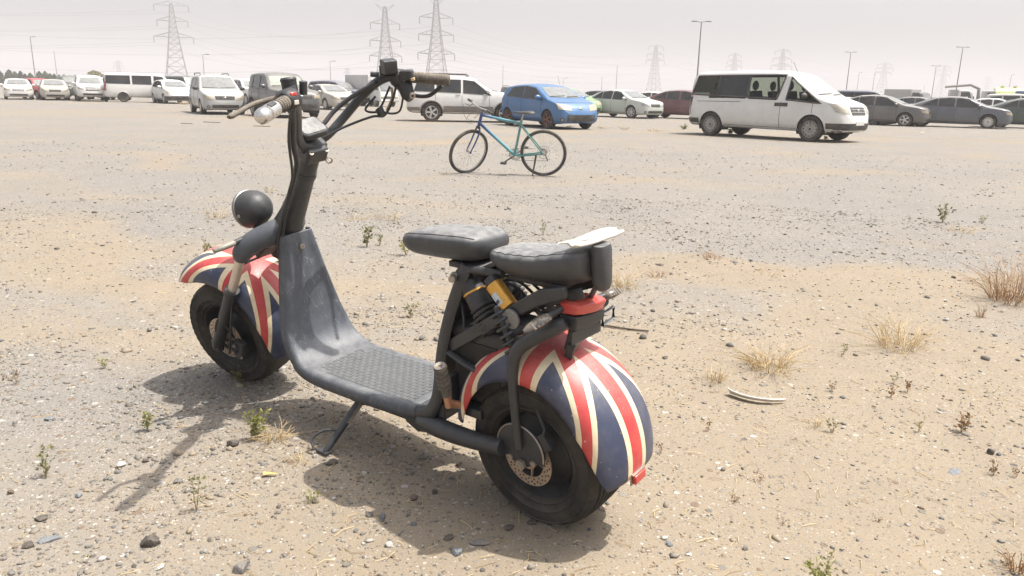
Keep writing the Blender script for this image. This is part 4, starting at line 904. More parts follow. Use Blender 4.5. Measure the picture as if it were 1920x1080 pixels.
def add_wheels(root, xs, R, ytrack, width, style, rm, steer_=0.0):
    for i, x in enumerate(xs):
        for g in (1, -1):
            me = wheel_set(R, width, style, rm)
            w = put(me[0], 'wheel', root, (x, g * ytrack, R), (0 if g > 0 else pi) + (steer_ if i == 0 else 0))
            put(me[1], 'rim', w)
            put(me[2], 'brake_backing', w)
            if me[3]: put(me[3], 'rim_holes', w)['kind'] = 'stuff'

def gpos(px, D): return D * (px - 960) / 1476, D

def car(name, typ, label, cat, px, D, head, col, group='vehicles parked in the auction yard', rim='alloy', rimm=None, sc=1.0, arch=None, lampm=None, ws=None, glass=None, see=False,
        detail=True, clad=False, bumper=None, rails=False, steer_=0.0, badge=None, gm_=None, plate=None, foglamps=False, antenna=False, chrome_grille=False, z=0.0):
    P = PROF[typ]; C = Car(typ); W2 = P['W'] / 2
    x, y = gpos(px, D); root = thing(name, label, cat, (x, y, z), radians(head), group); root.scale = (sc, sc, sc)
    pm = col; glass = glass or M_glass; ws = ws or M_dglass; lampm = lampm or M_lamp
    # body with wheel openings
    bm = bmesh.new(); vs = [bm.verts.new(v) for v in C.mb.v]; bm.verts.index_update()
    for f in C.mb.f:
        try: bm.faces.new([vs[i] for i in f])
        except ValueError: pass
    Ra = P['R'] * 1.17
    kill = []
    for f in bm.faces:
        c = f.calc_center_median()
        for wx in P['wx']:
            if abs(c.y) > W2 * .55 and hypot(c.x - wx, c.z - P['R']) < Ra: kill.append(f); break
    bmesh.ops.delete(bm, geom=kill, context='FACES')
    for v in bm.verts:
        if v.is_boundary and abs(v.co.y) > W2 * .5:
            for wx in P['wx']:
                d = hypot(v.co.x - wx, v.co.z - P['R'])
                if 1e-3 < d < Ra * 1.5: k = Ra / d; v.co.x = wx + (v.co.x - wx) * k; v.co.z = max(P['bot'][3][1] * .9, P['R'] + (v.co.z - P['R']) * k); break
    holes = []
    if see:
        polys = [w[0] + w[1][::-1] for w in P['sw']]
        def inside(px_, pz_, poly):
            r = False; j = len(poly) - 1
            for i in range(len(poly)):
                xi, zi = poly[i]; xj, zj = poly[j]
                if (zi > pz_) != (zj > pz_) and px_ < (xj - xi) * (pz_ - zi) / (zj - zi) + xi: r = not r
                j = i
            return r
        kill = [f for f in bm.faces if abs(f.calc_center_median().y) > W2 * .6 and any(inside(f.calc_center_median().x, f.calc_center_median().z, p) for p in polys)]
        bmesh.ops.delete(bm, geom=kill, context='FACES')
    bmesh.ops.recalc_face_normals(bm, faces=bm.faces)
    me = bpy.data.meshes.new('body'); bm.to_mesh(me); bm.free(); me.materials.append(pm); me.shade_smooth(); me.set_sharp_from_angle(angle=radians(50))
    body = bpy.data.objects.new('body', me); COL.objects.link(body); body.parent = root
    # arch liners and lips
    for wx in P['wx']:
        for g in (1, -1):
            mb = MB(); arc = [(wx + Ra * 1.0 * cos(a), P['R'] + Ra * 1.0 * sin(a)) for a in np.linspace(radians(-22), radians(202), 18)]
            mb.add([(a, g * (W2 - .03), b) for a, b in arc] + [(a, g * (W2 - .42), b) for a, b in arc], [(k, k + 1, k + 19, k + 18) for k in range(17)] + [tuple(range(18, 36))])
            mb.build('wheel_housing', M_under, root, 40)
    for wx in P['wx']:
        for g, md in ((1, 'l'), (-1, 'r')):
            pts = []
            for a in np.linspace(radians(-18), radians(198), 26):
                q, nr = C.hit(md, wx + (Ra + .02) * cos(a), max(P['R'] + (Ra + .02) * sin(a), .24))
                if q is not None: pts.append(Vector((wx + (Ra + .005) * cos(a), q.y - .004 * g, P['R'] + (Ra + .005) * sin(a))))
            if len(pts) > 2: m_ = MB(); m_.tube(pts, .034 if clad else .02, 7); m_.build('arch_lip', clad or pm, root, 60)
    add_wheels(root, P['wx'], P['R'], W2 - .115, .21, rim, rimm or M_alloy, steer_)
    # glass
    for g, md in ((1, 'l'), (-1, 'r')):
        for i, (pb, pt) in enumerate(P['sw']):
            gl = C.patch('side_window', md, pb, pt, M_see if see and not (md == 'r' and i == 1) else glass, root, 0.008, 13, 6)
            if detail: C.line('window_trim', md, pb + pt[::-1] + pb[:1], M_trim, gl, .022 if see else .010, .004)
        x0, x1 = P['sw'][0][0][0][0], P['sw'][-1][0][-1][0]
        if detail:
            for dx in P['doors']:
                C.line('door_seam', md, [(dx, P['bot'][3][1] + .10), (dx, 1.0 if P['W'] < 1.85 else 1.06)], M_seam, body, .006)
            C.line('sill_seam', md, [(P['wx'][1] + Ra + .04, P['bot'][3][1] + .10), (P['wx'][0] - Ra - .04, P['bot'][3][1] + .08)], M_seam, body, .006)
            for dx in (P['doors'][1:] if typ not in ('van', 'minibus') else ()):
                q, nr = C.hit(md, dx - .16, P['sw'][0][0][0][1] - .10)
                if q is not None: m_ = MB(); m_.box(q + nr * .016, (.17, .028, .032)); m_.build('door_handle', pm, root, 30, .010)
            mx, mz = P['mir']; q, nr = C.hit(md, mx, mz)
            if q is not None:
                m_ = MB(); m_.ball(q + Vector((0.0, g * .14, .03)), (.075, .115, .082), 12, 8); m_.box(q + Vector((0.02, g * .04, 0)), (.05, .10, .03)); m_.build('wing_mirror', (M_trim if typ in ('van', 'mpv', 'minibus') else pm), root, 60)
    zb, yb, zt, yt = P['ws']
    C.patch('windscreen', 'f', [(-yb, zb + .015), (-yb * .5, zb), (0, zb), (yb * .5, zb), (yb, zb + .015)], [(-yt, zt - .02), (0, zt), (yt, zt - .02)], ws, root, 0.008, 15, 8)
    C.line('wiper', 'f', [(-yb * .95, zb + .02), (-.05, zb + .05)], M_trim, root, .010, .02); C.line('wiper', 'f', [(.0, zb + .015), (yb * .8, zb + .045)], M_trim, root, .010, .02)
    zb, yb, zt, yt = P['rw']; C.patch('rear_window', 'b', [(-yb, zb), (yb, zb)], [(-yt, zt), (yt, zt)], glass, root, 0.008, 11, 6)
    # front
    y0, y1, z0, z1 = P['hl']
    for g in (1, -1):
        C.patch('headlight', 'f', [(g * y0, z0), (g * y1 * .98, z0 + .05)], [(g * (y0 + .04), z1 - .06), (g * y1, z1)], lampm, root, 0.010, 9, 5)
        C.patch('tail_light', 'b', [(g * W2 * .62, z1 - .14), (g * W2 * .90, z1 - .14)], [(g * W2 * .60, z1 + .06), (g * W2 * .88, z1 + .10)], M_tail, root, 0.010, 7, 4)
        if typ in ('suv', 'boxsuv', 'van', 'minibus', 'mpv'):
            C.patch('tail_light', 'l' if g > 0 else 'r', [(-P['L'] / 2 + .06, .98), (-P['L'] / 2 + .20, .98)], [(-P['L'] / 2 + .14, 1.38), (-P['L'] / 2 + .26, 1.36)], M_tail, root, 0.010, 5, 6)
        if foglamps:
            q, nr = C.hit('f', g * (P['intake'][0] + .14), P['intake'][1] + .05)
            if q is not None:
                m_ = MB(); m_.lathe([(.075, 0), (.07, .008), (.0001, .010)], q, nr, 14); fg = m_.build('fog_lamp_surround', M_trim, root, 30); m_ = MB(); m_.lathe([(.04, .010), (.03, .016), (.0001, .018)], q, nr, 12); m_.build('fog_lamp', M_clear, fg, 30)
    gy, gz0, gz1 = P['gr']
    if gy:
        gr_ = C.patch('grille', 'f', [(-gy * .92, gz0), (gy * .92, gz0)], [(-gy, gz1), (gy, gz1)], gm_ or M_grille, root, 0.010, 9, 4)
        for q_ in (0.33, 0.67): C.line('grille_bar', 'f', [(-gy * .93, gz0 + (gz1 - gz0) * q_), (gy * .93, gz0 + (gz1 - gz0) * q_)], M_bright if chrome_grille else M_trim, gr_, .011, .014)
    iy, iz0, iz1 = P['intake']; C.patch('lower_intake', 'f', [(-iy, iz0), (iy, iz0)], [(-iy, iz1), (iy, iz1)], M_grille, root, 0.010, 11, 4)
    C.line('bonnet_seam', 'f', [(-y1 * .9, z1 + .03), (0, z1 + .02), (y1 * .9, z1 + .03)], M_seam, body, .005)
    if bumper:
        zz0, zz1 = bumper[0], bumper[1]; bmat = bumper[2]
        C.patch('bumper_skirt', 'f', [(-W2 * .93, zz0), (W2 * .93, zz0)], [(-W2 * .96, zz1), (W2 * .96, zz1)], bmat, root, 0.012, 17, 4)
        for md in 'lr':
            xf = P['L'] / 2
            C.patch('bumper_skirt', md, [(P['wx'][0] + Ra + .03, zz0), (xf - .06, zz0)], [(P['wx'][0] + Ra + .02, zz1), (xf - .05, zz1)], bmat, root, 0.012, 9, 3)
            C.patch('bumper_skirt', md, [(-xf + .06, zz0 + .02), (P['wx'][1] - Ra - .03, zz0 + .02)], [(-xf + .05, zz1), (P['wx'][1] - Ra - .03, zz1)], bmat, root, 0.012, 9, 3)
            if clad: C.patch('sill_cladding', md, [(P['wx'][1] + Ra + .03, zz0), (P['wx'][0] - Ra - .03, zz0)], [(P['wx'][1] + Ra + .03, zz1 + .06), (P['wx'][0] - Ra - .03, zz1 + .06)], bmat, root, 0.012, 13, 4)
    if plate:
        q, nr = C.hit('f', 0, plate)
        if q is not None: m_ = MB(); m_.box(q + Vector((.012, 0, 0)), (.012, .50, .105)); m_.build('number_plate', M_plate, root, 30)
    if badge:
        q, nr = C.hit('f', 0, badge)
        if q is not None: m_ = MB(); m_.ball(q + nr * .014, (.012, .075, .045), 14, 8); m_.build('badge', M_bright, root, 60)
    if typ == 'van' and detail:
        for md in 'lr':
            C.patch('handle_plate', md, [(.50, .93), (.90, .93)], [(.50, 1.03), (.90, 1.03)], M_trim, root, 0.012, 7, 4)
            C.line('slide_rail', md, [(-2.1, 1.02), (-.6, 1.03)], M_seam, body, .007)
    if rails:
        for g in (1, -1):
            zt_ = P['top'][5][1]; m_ = MB(); xa, xb = -1.75, .05; yy = W2 * .66
            m_.tube([(xa, g * yy, zt_ - .03), (xa + .12, g * yy, zt_ + .055), (xb - .12, g * yy, zt_ + .055), (xb, g * yy, zt_ - .02)], .02, 8); m_.build('roof_rail', M_trim, root, 50)
    if antenna:
        m_ = MB(); m_.tube([(.55, .1, P['top'][6][1] - .03), (.38, .12, P['top'][6][1] + .26)], .006, 5); m_.build('antenna', M_trim, root, 0)
    if see:
        for g in (1, -1): m_ = MB(); m_.box((-.33, g * W2 * .87, .88), (4.1, .03, .52)); m_.build('cabin_lining', M_cloth, root, 0)
        m_ = MB(); m_.box((-.75, 0, 1.83), (2.9, W2 * 1.3, .03)); m_.build('roof_lining', M_cloth, root, 0)
        m_ = MB(); m_.add([(-2.35, -W2 * .86, .62), (1.7, -W2 * .86, .62), (1.7, W2 * .86, .62), (-2.35, W2 * .86, .62)], [(0, 1, 2, 3)]); m_.build('cabin_floor', M_cloth, root, 0)
        for xx, ys in ((.75, (-.42, .42)), (-.30, (-.5, .5)), (-1.30, (-.5, .5))):
            for yy in ys:
                m_ = MB(); m_.box((xx, yy, 1.0), (.14, .46, .70), Matrix.Rotation(radians(-12), 3, 'Y')); m_.box((xx + .2, yy, .74), (.46, .42, .16)); m_.ball((xx - .10, yy, 1.50), (.07, .15, .14), 10, 7); m_.build('cabin_seat', M_cloth, root, 30, .04)
    return root, C

PW = paint('white', (0.62, 0.615, 0.595), .16, .10); PS = paint('silver', (0.36, 0.365, 0.36), .2, .15); PCREAM = paint('dusty_silver', (0.37, 0.355, 0.32), .3, .3)
PBLUE = paint('blue', (0.03, 0.125, 0.29), .12, .10); PGREY = paint('dark_grey', (0.060, 0.064, 0.072), .18, .30); PGREY2 = paint('slate', (0.085, 0.095, 0.115), .16, .35)
PBROWN = paint('grey_brown', (0.10, 0.098, 0.100), .2, .4); PMAR = paint('maroon', (0.105, 0.028, 0.034), .15, .15); PRED = paint('red', (0.36, 0.03, 0.04), .12, .1)
PGREEN = paint('lime_green', (0.15, 0.27, 0.12), .15, .2); PDGREEN = paint('dark_green', (0.045, 0.072, 0.062), .15, .25); PBLK = paint('black', (0.03, 0.033, 0.038), .2, .25)
PPALE = paint('pale_green_white', (0.46, 0.49, 0.45), .15, .2); PNAVY = paint('blue_grey', (0.07, 0.085, 0.13), .2, .3)

# near row
car('passenger_van', 'van', 'white passenger van with long dark side windows parked behind the bicycle', 'van', 1447, 24.0, -47, PW, sc=1.03, rim='steel', rimm=M_steelrim, see=True, bumper=(.27, .52, M_trim), badge=.86, plate=.52, antenna=True, chrome_grille=True, lampm=mat('cloudy_headlamp', (.36, .34, .28), .25, 0, .25, 5, .12, 0, 60, .4, .1), steer_=0.0, ws=mat('pale_windscreen', (0.28, 0.29, 0.275), .25, 0, .3, 1.0, .05, 0, 60, .3, .4, .5, (.46, .45, .41)))
car('hatchback', 'hatch', 'bright blue hatchback on dull red wheels parked nose towards the scooter', 'car', 1020, 28.4, -58, PBLUE, rim='five', rimm=M_rustrim, badge=.66, foglamps=True, lampm=M_amber, antenna=True, sc=1.03)
car('off_road_car', 'suv', 'white off road estate car with grey lower cladding behind the handlebar', 'car', 868, 32.0, 6, PW, rim='five', clad=M_cladding, bumper=(.33, .56, M_cladding), rails=True)
car('people_carrier', 'mpv', 'silver people carrier with roof rails facing the camera alone in the lane', 'car', 396, 35.8, -60, PS, rails=True, foglamps=True, badge=.715, rim='alloy', lampm=M_lamp)
car('off_road_car', 'boxsuv', 'dark grey boxy off road car with dusty windscreen next to the people carrier', 'car', 522, 33.4, -55, PGREY, sc=1.03, lampm=M_amber, badge=.84, rim='alloy', ws=mat('green_dusty_windscreen', (0.20, 0.22, 0.19), .25, 0, .6, 2.2, .2, 0, 60, .3, .35, .5, (.36, .37, .30)))
# row behind, left
car('saloon_car', 'sedan', 'white saloon car facing out at the left end of the row', 'car', 24, 57, -57, PW, chrome_grille=True)
car('estate_car', 'boxsuv', 'red car showing between two white saloons', 'car', 66, 60, -35, PRED, detail=False, sc=.86)
car('saloon_car', 'sedan', 'dull white saloon car with pointed grille beside the red car', 'car', 92, 57, -58, PCREAM, rim='steel', rimm=M_steelrim)
car('off_road_car', 'boxsuv', 'dark green car half hidden behind the white saloon row', 'car', 128, 61, -50, PDGREEN, detail=False)
car('luxury_off_road_car', 'suv', 'tall white off road car with wide black intake facing the camera', 'car', 160, 56, -58, PW, sc=1.0, chrome_grille=True)
car('saloon_car', 'mpv', 'silver car tucked between the tall white car and the white minibus', 'car', 196, 62, -40, PS, detail=False)
car('minibus', 'minibus', 'white minibus seen from its side with a band of dark windows', 'van', 256, 55.5, 24, PW, rim='steel', rimm=M_under, bumper=None)
car('crossover_car', 'hatch', 'white crossover car with black lower bumper beside the minibus', 'car', 314, 54, -52, PW, sc=1.07, bumper=(.24, .46, M_trim), badge=.66)
car('minibus', 'minibus', 'dark van with greenish windscreen behind the white crossover', 'van', 332, 66, -35, PDGREEN, detail=False)
car('pickup', 'boxsuv', 'white car mostly hidden between people carrier and dark off road car', 'car', 462, 56, -50, PW, detail=False)
car('saloon_car', 'sedan', 'dusty cream silver saloon car behind the left handlebar grip', 'car', 606, 47, -50, PCREAM, lampm=M_amber)
car('off_road_car', 'suv', 'blue grey car whose roof shows above the dusty cream saloon', 'car', 628, 58, -25, PNAVY, detail=False)
# row behind, middle
car('off_road_car', 'boxsuv', 'small dark car with roof rack far behind the white off road car', 'car', 957, 78, -70, PGREY, detail=False, rails=True)
car('saloon_car', 'hatch', 'lime green car hidden behind the blue hatchback', 'car', 1058, 43, -52, PGREEN, detail=True)
car('saloon_car', 'sedan', 'dark car between the lime green car and pale saloon', 'car', 1125, 52, -40, PGREY2, detail=False)
car('saloon_car', 'sedan', 'pale greenish white saloon car with sporty nose in the middle row', 'car', 1160, 42.5, -50, PPALE, lampm=M_clear, rim='alloy', foglamps=True, steer_=radians(14))
car('saloon_car', 'sedan', 'white car peeping out behind the pale saloon and the maroon saloon', 'car', 1222, 58, -35, PW, detail=False)
car('saloon_car', 'sedan', 'dark maroon saloon car parked behind the tail of the passenger van', 'car', 1278, 42.5, -32, PMAR, rim='alloy', sc=1.04)
# right
car('minibus', 'van', 'dark blue grey van behind the bonnet of the white passenger van', 'van', 1610, 46, -28, PNAVY, detail=False, glass=M_glass, z=-.2)
car('saloon_car', 'sedan', 'silver car whose nose shows just past the passenger van bumper', 'car', 1585, 40, -38, PS, z=-.15)
car('saloon_car', 'sedan', 'grey brown saloon car with six spoke wheels right of the passenger van', 'car', 1640, 38.6, -36, PBROWN, rim='five', lampm=M_amber, z=-.02)
car('saloon_car', 'sedan', 'grey hatch roof showing between the two grey saloons', 'car', 1712, 54, -35, PGREY2, detail=False)
car('saloon_car', 'sedan', 'slate blue saloon car with silver wheel covers in the right row', 'car', 1786, 37.6, -31, PGREY2, rim='steel', rimm=M_alloy, lampm=M_amber, z=-.02)
car('saloon_car', 'sedan', 'white saloon roof behind the slate blue saloon', 'car', 1856, 52, -35, PW, detail=False)
car('off_road_car', 'suv', 'dull beige off road car behind the dark green saloon', 'car', 1910, 54, -28, PCREAM, detail=False)
car('saloon_car', 'sedan', 'dark green saloon car cut off by the right edge', 'car', 1935, 38.0, -30, PDGREEN, lampm=M_amber, z=-.02)

# trucks: a cab hull with a separate load body
def truck(name, label, px, D, head, cabm, body, bodym, group='lorries standing beyond the cars', scale=1.0):
    x, y = gpos(px, D); root = thing(name, label, 'truck', (x, y, 0), radians(head), group); root.scale = (scale,) * 3
    mb = MB(); rings = []
    for xx, zb, zt, w in ((1.0, .55, 2.35, .98), (1.15, .55, 2.42, 1.0), (1.9, .55, 2.42, 1.0), (2.25, .55, 2.25, .99), (2.62, .50, 1.40, .98), (2.72, .50, 1.15, .96), (2.75, .52, .9, .94)):
        rings.append([(xx, -w, zb), (xx, w, zb), (xx, w, zb + (zt - zb) * .55), (xx, w * .93, zt - .06), (xx, w * .8, zt), (xx, -w * .8, zt), (xx, -w * .93, zt - .06), (xx, -w, zb + (zt - zb) * .55)])
    mb.loft(rings); cb = mb.build('cab', cabm, root, 40)
    mb = MB(); mb.add([(2.66, -.82, 1.42), (2.66, .82, 1.42), (2.33, .80, 2.22), (2.33, -.80, 2.22)], [(0, 1, 2, 3)]); mb.xf(lambda p: p + Vector((.03, 0, 0))); mb.build('windscreen', M_dglass, cb, 0)
    for g in (1, -1):
        mb = MB(); mb.add([(1.25, g * 1.008, 1.45), (2.35, g * 1.0, 1.45), (2.05, g * .955, 2.2), (1.25, g * .965, 2.2)], [(0, 1, 2, 3)]); mb.build('side_window', M_glass, cb, 0)
        mb = MB(); mb.box((2.76, g * .72, .82), (.05, .32, .18)); mb.build('headlight', M_lamp, cb, 30, .02)
        mb = MB(); mb.box((2.5, g * 1.13, 1.6), (.10, .16, .34)); mb.build('wing_mirror', M_trim, cb, 30, .03)
    mb = MB(); mb.box((2.77, 0, .82), (.03, 1.0, .2)); mb.build('grille', M_grille, cb, 30)
    mb = MB(); mb.box((2.76, 0, .52), (.12, 1.9, .16)); mb.build('bumper', M_bright if body == 'box' else M_trim, cb, 30, .02)
    mb = MB(); mb.box((-.4, -.4, .62), (5.4, .12, .2)); mb.box((-.4, .4, .62), (5.4, .12, .2)); mb.box((-.4, 0, .62), (1.0, .9, .16)); mb.build('chassis', M_under, root, 30)
    if body == 'box':
        mb = MB(); mb.box((-1.15, 0, 1.75), (4.1, 2.1, 2.05)); bb = mb.build('cargo_box', bodym, root, 30, .03)
        for g in (1, -1):
            for k in range(6): mb = MB(); mb.box((-2.9 + .7 * k, g * 1.056, 1.75), (.05, .02, 2.0)); mb.build('panel_rib', bodym, bb, 0)
        mb = MB(); mb.box((-3.206, 0, 1.75), (.02, 1.96, 1.9)); mb.build('rear_door', bodym, bb, 30)
    elif body == 'tank':
        mb = MB(); mb.tube([(-3.2, 0, 1.75), (-3.1, 0, 1.75), (.55, 0, 1.75), (.7, 0, 1.75)], [.7, 1.0, 1.0, .7], 20); tk = mb.build('tank', bodym, root, 40)
        for k in range(3): mb = MB(); mb.tube([(-2.4 + 1.2 * k, 0, 2.72), (-2.4 + 1.2 * k, 0, 2.92)], .2, 10); mb.build('tank_lid', bodym, tk, 30)
    elif body == 'crane':
        mb = MB(); mb.box((-1.2, 0, 1.05), (4.0, 2.1, .5)); bb = mb.build('flat_bed', bodym, root, 30)
        mb = MB(); mb.tube([(.6, 0, 1.2), (.55, .1, 2.6), (-.3, .2, 3.0), (-2.8, .3, 2.75)], [.2, .18, .15, .12], 8); mb.build('loader_arm', M_cladding, root, 40)
        mb = MB(); mb.box((-1.6, -.3, 1.9), (1.6, 1.2, 1.1)); mb.build('load_crate', PS, root, 30)
    else:
        mb = MB(); mb.box((-1.2, 0, .95), (4.0, 2.1, .14)); bb = mb.build('flat_bed', bodym, root, 30)
        for g in (1, -1): mb = MB(); mb.box((-1.2, g * 1.02, 1.2), (4.0, .06, .4)); mb.build('side_board', bodym, bb, 30)
    add_wheels(root, (1.85, -1.75), .40, .86, .24, 'steel', M_steelrim)
    return root
truck('box_truck', 'white box truck behind the right brake lever of the scooter', 692, 58, -48, PW, 'box', paint('box_white', (.48, .48, .47)), scale=.80)
truck('box_truck', 'dark cab truck with plain box body seen above the grey saloons', 1697, 96, -62, PBLK, 'box', paint('box_grey', (.36, .355, .34)), scale=.9)
truck('flatbed_truck', 'white truck cab behind the slate blue saloon', 1768, 88, -30, PW, 'flat', PS)
truck('crane_truck', 'pale truck with loader arm folded over its bed', 1814, 88, -20, PS, 'crane', PS)
truck('flatbed_truck', 'blue truck cab with white roof beyond the white saloon', 1872, 84, -30, paint('truck_blue', (.07, .12, .26)), 'flat', PS)
truck('tanker_truck', 'yellow green tanker truck at the right edge', 1915, 86, -22, paint('truck_lime', (.42, .50, .16)), 'tank', paint('tank_lime', (.46, .54, .18)))

# ================================================================== the bicycle
bike = thing('bicycle', 'blue and teal mountain bicycle standing on its kick stand with front wheel turned', 'bicycle')
bike.matrix_world = Matrix.Translation((0.43, 11.45, 0.0)) @ Matrix.Rotation(radians(172), 4, 'Z') @ Matrix.Rotation(radians(-9), 4, 'X')
def bike_paint():
    t = NT('fading_bike_paint'); x = t.n('ShaderNodeSeparateXYZ'); t.l(t.obj(), x.inputs[0]); n = t.noise(14, 4, .6, t.obj())
    f = t.ramp(t.math('ADD', x.outputs['X'], t.math('MULTIPLY', n, 0.1)), 0.30, 0.98)
    c = t.mix(f, (0.10, 0.24, 0.22), (0.09, 0.32, 0.42)); c = t.mix(t.ramp(x.outputs['X'], 0.62, 0.92), c, (0.035, 0.06, 0.20)); t.val(c, t.b.inputs['Base Color'])
    t.b.inputs['Roughness'].default_value = .35; t.b.inputs['Coat Weight'].default_value = .3; return t.m
M_bike = bike_paint(); M_bkrub = mat('bike_tyre', (0.035, 0.035, 0.037), .85, 0, .25, 8, .2); M_bkblk = mat('bike_black', (0.03, 0.03, 0.033), .5, 0, .2, 8, .2); M_bksil = mat('bike_metal', (0.42, 0.40, 0.38), .4, .6, .25, 9, .15)
R_ = 0.345; BB = Vector((.43, 0, .30)); HT, HB = Vector((.905, 0, .925)), Vector((.965, 0, .715)); FA = Vector((1.13, 0, R_)); STp = Vector((.335, 0, .79))
mb = MB()
fr = bpy.data.objects.new('frame', None)
for nm, a, b, r in (('down_tube', HB + Vector((-.01, 0, .05)), BB, .023), ('top_tube', HT + Vector((.012, 0, -.045)), STp + Vector((0, 0, -.02)), .020), ('seat_tube', STp + Vector((-.01, 0, .03)), BB, .019), ('head_tube', HT, HB, .023)):
    m_ = MB(); m_.tube([a, b], r, 10); m_.build(nm, M_bike, bike, 60)
for g in (1, -1):
    m_ = MB(); m_.tube([STp + Vector((0, g * .018, -.04)), Vector((.13, g * .055, .50)), Vector((0, g * .066, R_))], .0105, 8); m_.build('seat_stay', M_bike, bike, 60)
    m_ = MB(); m_.tube([BB + Vector((0, g * .03, 0)), Vector((.25, g * .05, .31)), Vector((0, g * .066, R_))], .012, 8); m_.build('chain_stay', M_bike, bike, 60)
def bwheel(c, fn=None, flat=0.0):
    X = lambda m: m.xf(fn) if fn else m
    def sag(p):  # soft tyre pressed flat where it stands
        return Vector((p.x, p.y * (1 + (0.5 if p.z < .03 else 0)), max(p.z, flat)))
    m_ = MB(); m_.tube([c + Vector(((R_ - .024) * cos(a), 0, (R_ - .024) * sin(a))) for a in np.linspace(0, 2 * pi, 64, endpoint=False)], .0245, 10, loop=True); m_.xf(sag); ty = X(m_).build('tyre', M_bkrub, bike, 60)
    m_ = MB(); m_.lathe([(R_ - .050, -.012), (R_ - .038, -.014), (R_ - .038, .014), (R_ - .050, .012), (R_ - .054, 0), (R_ - .050, -.012)], c, (0, 1, 0), 64); X(m_).build('rim', M_bksil, ty, 40)
    m_ = MB(); m_.lathe([(.0001, -.05), (.02, -.05), (.02, -.035), (.012, -.03), (.012, .03), (.02, .035), (.02, .05), (.0001, .05)], c, (0, 1, 0), 14); X(m_).build('hub', M_bksil, ty, 40)
    for k in range(32):
        m_ = MB(); a = 2 * pi * k / 32; g = 1 if k % 2 else -1; a2 = a + (.55 if (k // 2) % 2 else -.55)
        m_.tube([c + Vector((.018 * cos(a2), g * .034, .018 * sin(a2))), c + Vector(((R_ - .05) * cos(a), 0, (R_ - .05) * sin(a)))], .0011, 4); X(m_).build('spoke', M_bksil, ty, 0)
    return ty
bwheel(Vector((0, 0, R_)), None, .008)
SA = (HB - HT).normalized(); bst = Matrix.Translation(HT) @ Matrix.Rotation(radians(-46), 4, SA) @ Matrix.Translation(-HT); bs = lambda p: bst @ Vector(p)
bwheel(FA, bs, .016)
for g in (1, -1):
    m_ = MB(); m_.tube([bs(p) for p in catmull([HB + Vector((.004, g * .03, -.02)), HB + Vector((.02, g * .052, -.08)), HB + Vector((.085, g * .055, -.22)), FA + Vector((-.01, g * .052, .03)), FA + Vector((0, g * .05, -.01))], 6)], [.014, .013, .012, .010, .009], 8); m_.build('fork_blade', M_bike, bike, 60)
m_ = MB(); m_.tube([bs(HB + Vector((.004, -.035, -.02))), bs(HB + Vector((.004, .035, -.02)))], .02, 10); m_.build('fork_crown', M_bkblk, bike, 50)
m_ = MB(); m_.tube([bs(HT), bs(HT - SA * .07), bs(HT + Vector((.09, 0, .10)))], .014, 10); m_.build('stem', M_bkblk, bike, 60)
hc = HT + Vector((.09, 0, .10)); m_ = MB(); m_.tube([bs(hc + Vector(p)) for p in ((-.05, -.30, -.012), (-.03, -.16, 0), (0, -.05, 0), (0, .05, 0), (-.03, .16, 0), (-.05, .30, -.012))], .0115, 10); hbk = m_.build('handlebar', M_bksil, bike, 60)
for g in (1, -1):
    m_ = MB(); m_.tube([bs(hc + Vector((-.036, g * .20, 0))), bs(hc + Vector((-.05, g * .31, -.012)))], .0185, 10); m_.build('grip', M_bkblk, hbk, 50)
    m_ = MB(); m_.tube([bs(hc + Vector((-.03, g * .14, -.01))), bs(hc + Vector((.03, g * .15, -.03))), bs(hc + Vector((.02, g * .25, -.05)))], .006, 6); m_.build('brake_lever', M_bkblk, hbk, 50)
for k, p in enumerate(([(.05, .14, -.02), (.20, .12, -.03), (.22, .05, -.16), (.10, .02, -.24)], [(.05, -.14, -.02), (.17, -.10, .03), (.20, -.02, -.12), (.06, 0, -.22)], [(.03, .12, -.03), (.12, .10, -.12), (-.02, .03, -.12)])):
    m_ = MB(); m_.tube([bs(hc + Vector(q)) for q in catmull(p, 6)], .0028, 5); m_.build('brake_cable', M_bkblk, bike, 80)
m_ = MB(); rings = []
for x, w, z0, z1 in ((.14, .05, .918, .945), (.18, .075, .905, .955), (.24, .07, .905, .953), (.32, .035, .912, .945), (.42, .022, .915, .94), (.455, .012, .915, .932)):
    rings.append([(x, w * cos(a), (z0 + z1) / 2 + (z1 - z0) / 2 * sin(a)) for a in np.linspace(0, 2 * pi, 12, endpoint=False)])
m_.loft(rings); m_.build('saddle', M_bkblk, bike, 60)
m_ = MB(); m_.tube([STp, Vector((.30, 0, .91))], .013, 10); m_.build('seat_post', M_bksil, bike, 60)
for rr, w in ((.092, -.055), (.07, -.047)):
    m_ = MB(); m_.lathe([(rr - .012, -.002), (rr, -.002), (rr, .002), (rr - .012, .002), (rr - .012, -.002)], BB + Vector((0, w, 0)), (0, 1, 0), 36)
    for k in range(5): a = 2 * pi * k / 5; m_.tube([BB + Vector((0, w, 0)), BB + Vector((cos(a) * (rr - .01), w, sin(a) * (rr - .01)))], .006, 5)
    m_.build('chainring', M_bksil, bike, 40)
for g, an in ((1, radians(-32)), (-1, radians(148))):
    e = BB + Vector((.17 * cos(an), g * .085, .17 * sin(an))); m_ = MB(); m_.tube([BB + Vector((0, g * .065, 0)), e], .010, 8); m_.build('crank_arm', M_bkblk, bike, 50)
    m_ = MB(); m_.box(e + Vector((0, g * .055, 0)), (.09, .085, .025)); m_.build('pedal', M_bkblk, bike, 30, .006)
m_ = MB()
for k, rr in enumerate((.055, .048, .042, .036, .030)): m_.lathe([(.012, 0), (rr, 0), (rr, .003), (.012, .003)], (0, -.048 + .006 * k - .02, R_), (0, 1, 0), 24)
m_.build('sprockets', M_bksil, bike, 40)
